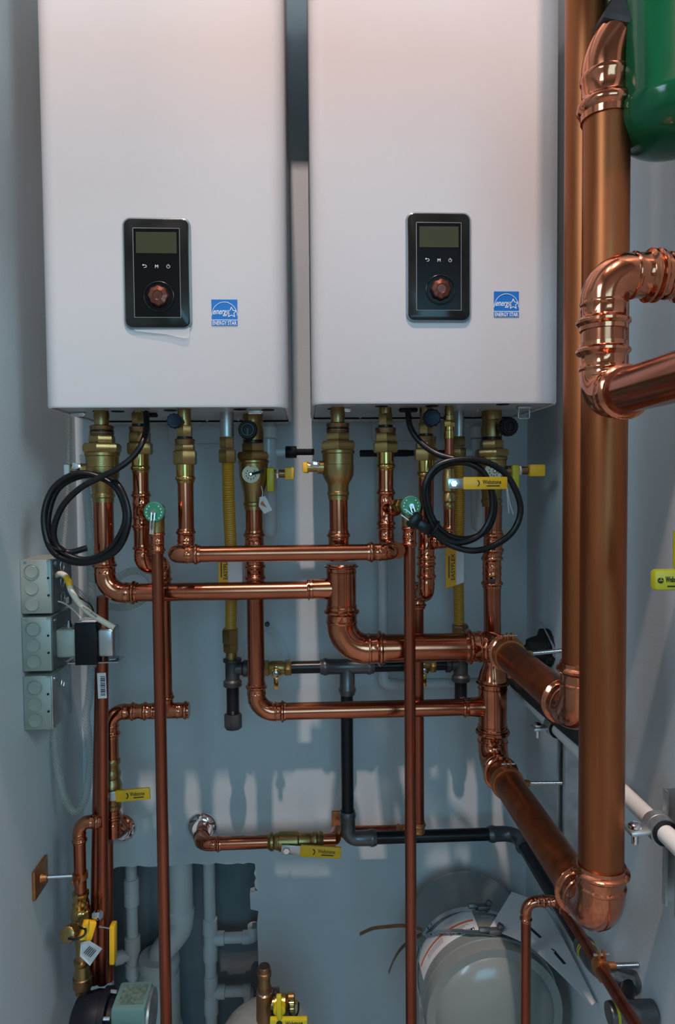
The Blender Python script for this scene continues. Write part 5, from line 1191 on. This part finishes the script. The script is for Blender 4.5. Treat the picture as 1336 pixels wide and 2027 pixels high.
# ================================================================== small copper line bottom right
YJ = -0.37; s = S(YJ); RJ = 0.0092
t = thing('copper_pipe', 'thin copper pipe rising in front of the grey tank and running to the front', 'copper pipe', P(1033,2027,YJ))
xj = P(1034,1900,YJ).x; zj = zpx(1060,1771,YJ); xr = P(1098,1771,YJ).x
pipe(t, V((xj,YJ-0.02,0.0)), V((xj,YJ-0.02,zj-0.02)), RJ, M_COPD)
mk('elbow', elbow_mb(V((xj,YJ-0.02,zj)), -EZ, EX, RJ, 0.020, sc=0.85), M_COPF, t)
pipe(t, V((xj+0.03,YJ-0.02,zj)), V((xr-0.02,YJ-0.02,zj)), RJ, M_COP)
mk('elbow', elbow_mb(V((xr,YJ-0.02,zj)), -EX, V((0.02,-1,0)), RJ, 0.018, sc=0.85), M_COPF, t)
pipe(t, V((xr,YJ-0.04,zj)), V((xr+0.004,-1.2,zj)), RJ*1.03, M_COPD, n=20)
yj = -0.565; hanger(V((xr+0.003,yj,zj)), EY, RJ*1.03, V((WX1-0.001,yj,zj)), 'copper hanger on the thin pipe at the bottom right', rodr=0.0046)

# ================================================================== yellow handle at the right edge
YY = -0.95; s = S(YY)
t = thing('ball_valve', 'ball valve whose yellow handle pokes in at the right edge', 'valve', P(1420,1145,YY))
hz = zpx(1330,1147,YY); hx0 = P(1290,1147,YY).x; hx1 = hx0+0.075
xb_ = hx1+0.014
h = mk('handle', MB().box(V(((hx0+hx1)/2,YY,hz)), (hx1-hx0,0.012,0.021), bev=0.004).box(V((hx0+0.046,YY,hz+0.03)), (0.048,0.010,0.04), bev=0.004), M_YELG, t)
text('Webstone', 12/s, V((hx0+41/s,YY-0.0063,hz+0.001)), EX, EZ, M_INK, h, wide=38/s)
mk('print_line', MB().box(V((hx0+41/s,YY-0.0062,hz-0.006)), (30/s,0.0006,0.0014)), M_INK, h)
mk('print_mark', MB().lathe(V((hx0+12/s,YY-0.0058,hz)), -EY, [(0,6/s),(0.0007,6/s)], 20), M_INK, h)
mk('print_mark', MB().box(V((hx0+12/s,YY-0.0067,hz)), (9/s,0.0005,0.0006)).box(V((hx0+12/s,YY-0.0067,hz+0.0015)), (0.0008,0.0005,0.003)), M_YELG, h)
mk('body', MB().lathe(V((WX1,YY,hz)), -EX, [(0,0.014),(WX1-xb_-0.03,0.014),(WX1-xb_-0.028,0.02),(WX1-xb_+0.012,0.02),(WX1-xb_+0.0155,0.012)], 22), M_BRASS, t)

# wire hung on the wall
t = thing('string_bundle', 'loops of white string hanging from a dark screw on the back wall', 'string', P(540,1300,-.004))
mk('screw', MB().lathe(P(529,1235,0), -EY, [(0,0.006),(0.006,0.006),(0.008,0.004)], 12), M_IRON, t)
for pts in ([(530,1243),(545,1262),(556,1285),(559,1297),(552,1297),(543,1275),(530,1246)], [(530,1243),(552,1258),(566,1285),(571,1310)], [(526,1245),(500,1265),(486,1290),(482,1310)], [(526,1250),(496,1272),(484,1284),(492,1272),(526,1246)]):
    mk('strand', MB().tube(spline([P(x, y, -.005) for x, y in pts], 5), 0.0013, 6), M_PAPER, t)

# unseen blocker added over the boilers (above the frame): casts the shade on the wall above the gap
t = thing('shade_blocker', 'unseen white box added over the boilers to cast shade', 'shade_box', V((0,-0.27,2.62)))
mk('shade_box', MB().box(V((0,-0.27,2.90)), (WX1-WX0-0.01,0.17,0.37), bev=0.01), M_PVCW, t)
for xx in (-0.28, 0.21):  # flue stubs
    mk('flue', MB().tube([V((xx,-0.27,ZA+0.89)), V((xx,-0.27,2.73))], 0.038, 20), M_PVCW, t)

# unseen pipe added above the frame to shade the lower wall
t = thing('shade_pipe', 'unseen thick pipe added above the closet front to cast shade', 'pipe', V((0,-0.80,2.16)))
mk('shade_tube', MB().tube([V((WX0,-0.86,2.20)), V((0.37,-0.86,2.20))], 0.075, 24), M_PVCG, t)
for xx in (-0.50, 0.36): mk('hanger_rod', MB().tube([V((xx,-0.86,2.22)), V((xx,-0.86,CZ))], 0.0025, 8), M_STEEL, t)

fy = YB-0.004; fq = [P(262,650,fy), P(376,640,fy), P(374,668,fy-0.002), P(366,670,fy-0.003), P(330,662,fy-0.002), P(268,655,fy-0.001)]
fm = mat('clear_film', (0.80,0.80,0.82), rough=0.12, alpha=0.28)
tag(mk('protective_film', fix(MB().slab(fq, (0,0.0003,0))), fm, None, smooth=False), 'clear film peeling below a black control panel', 'film')
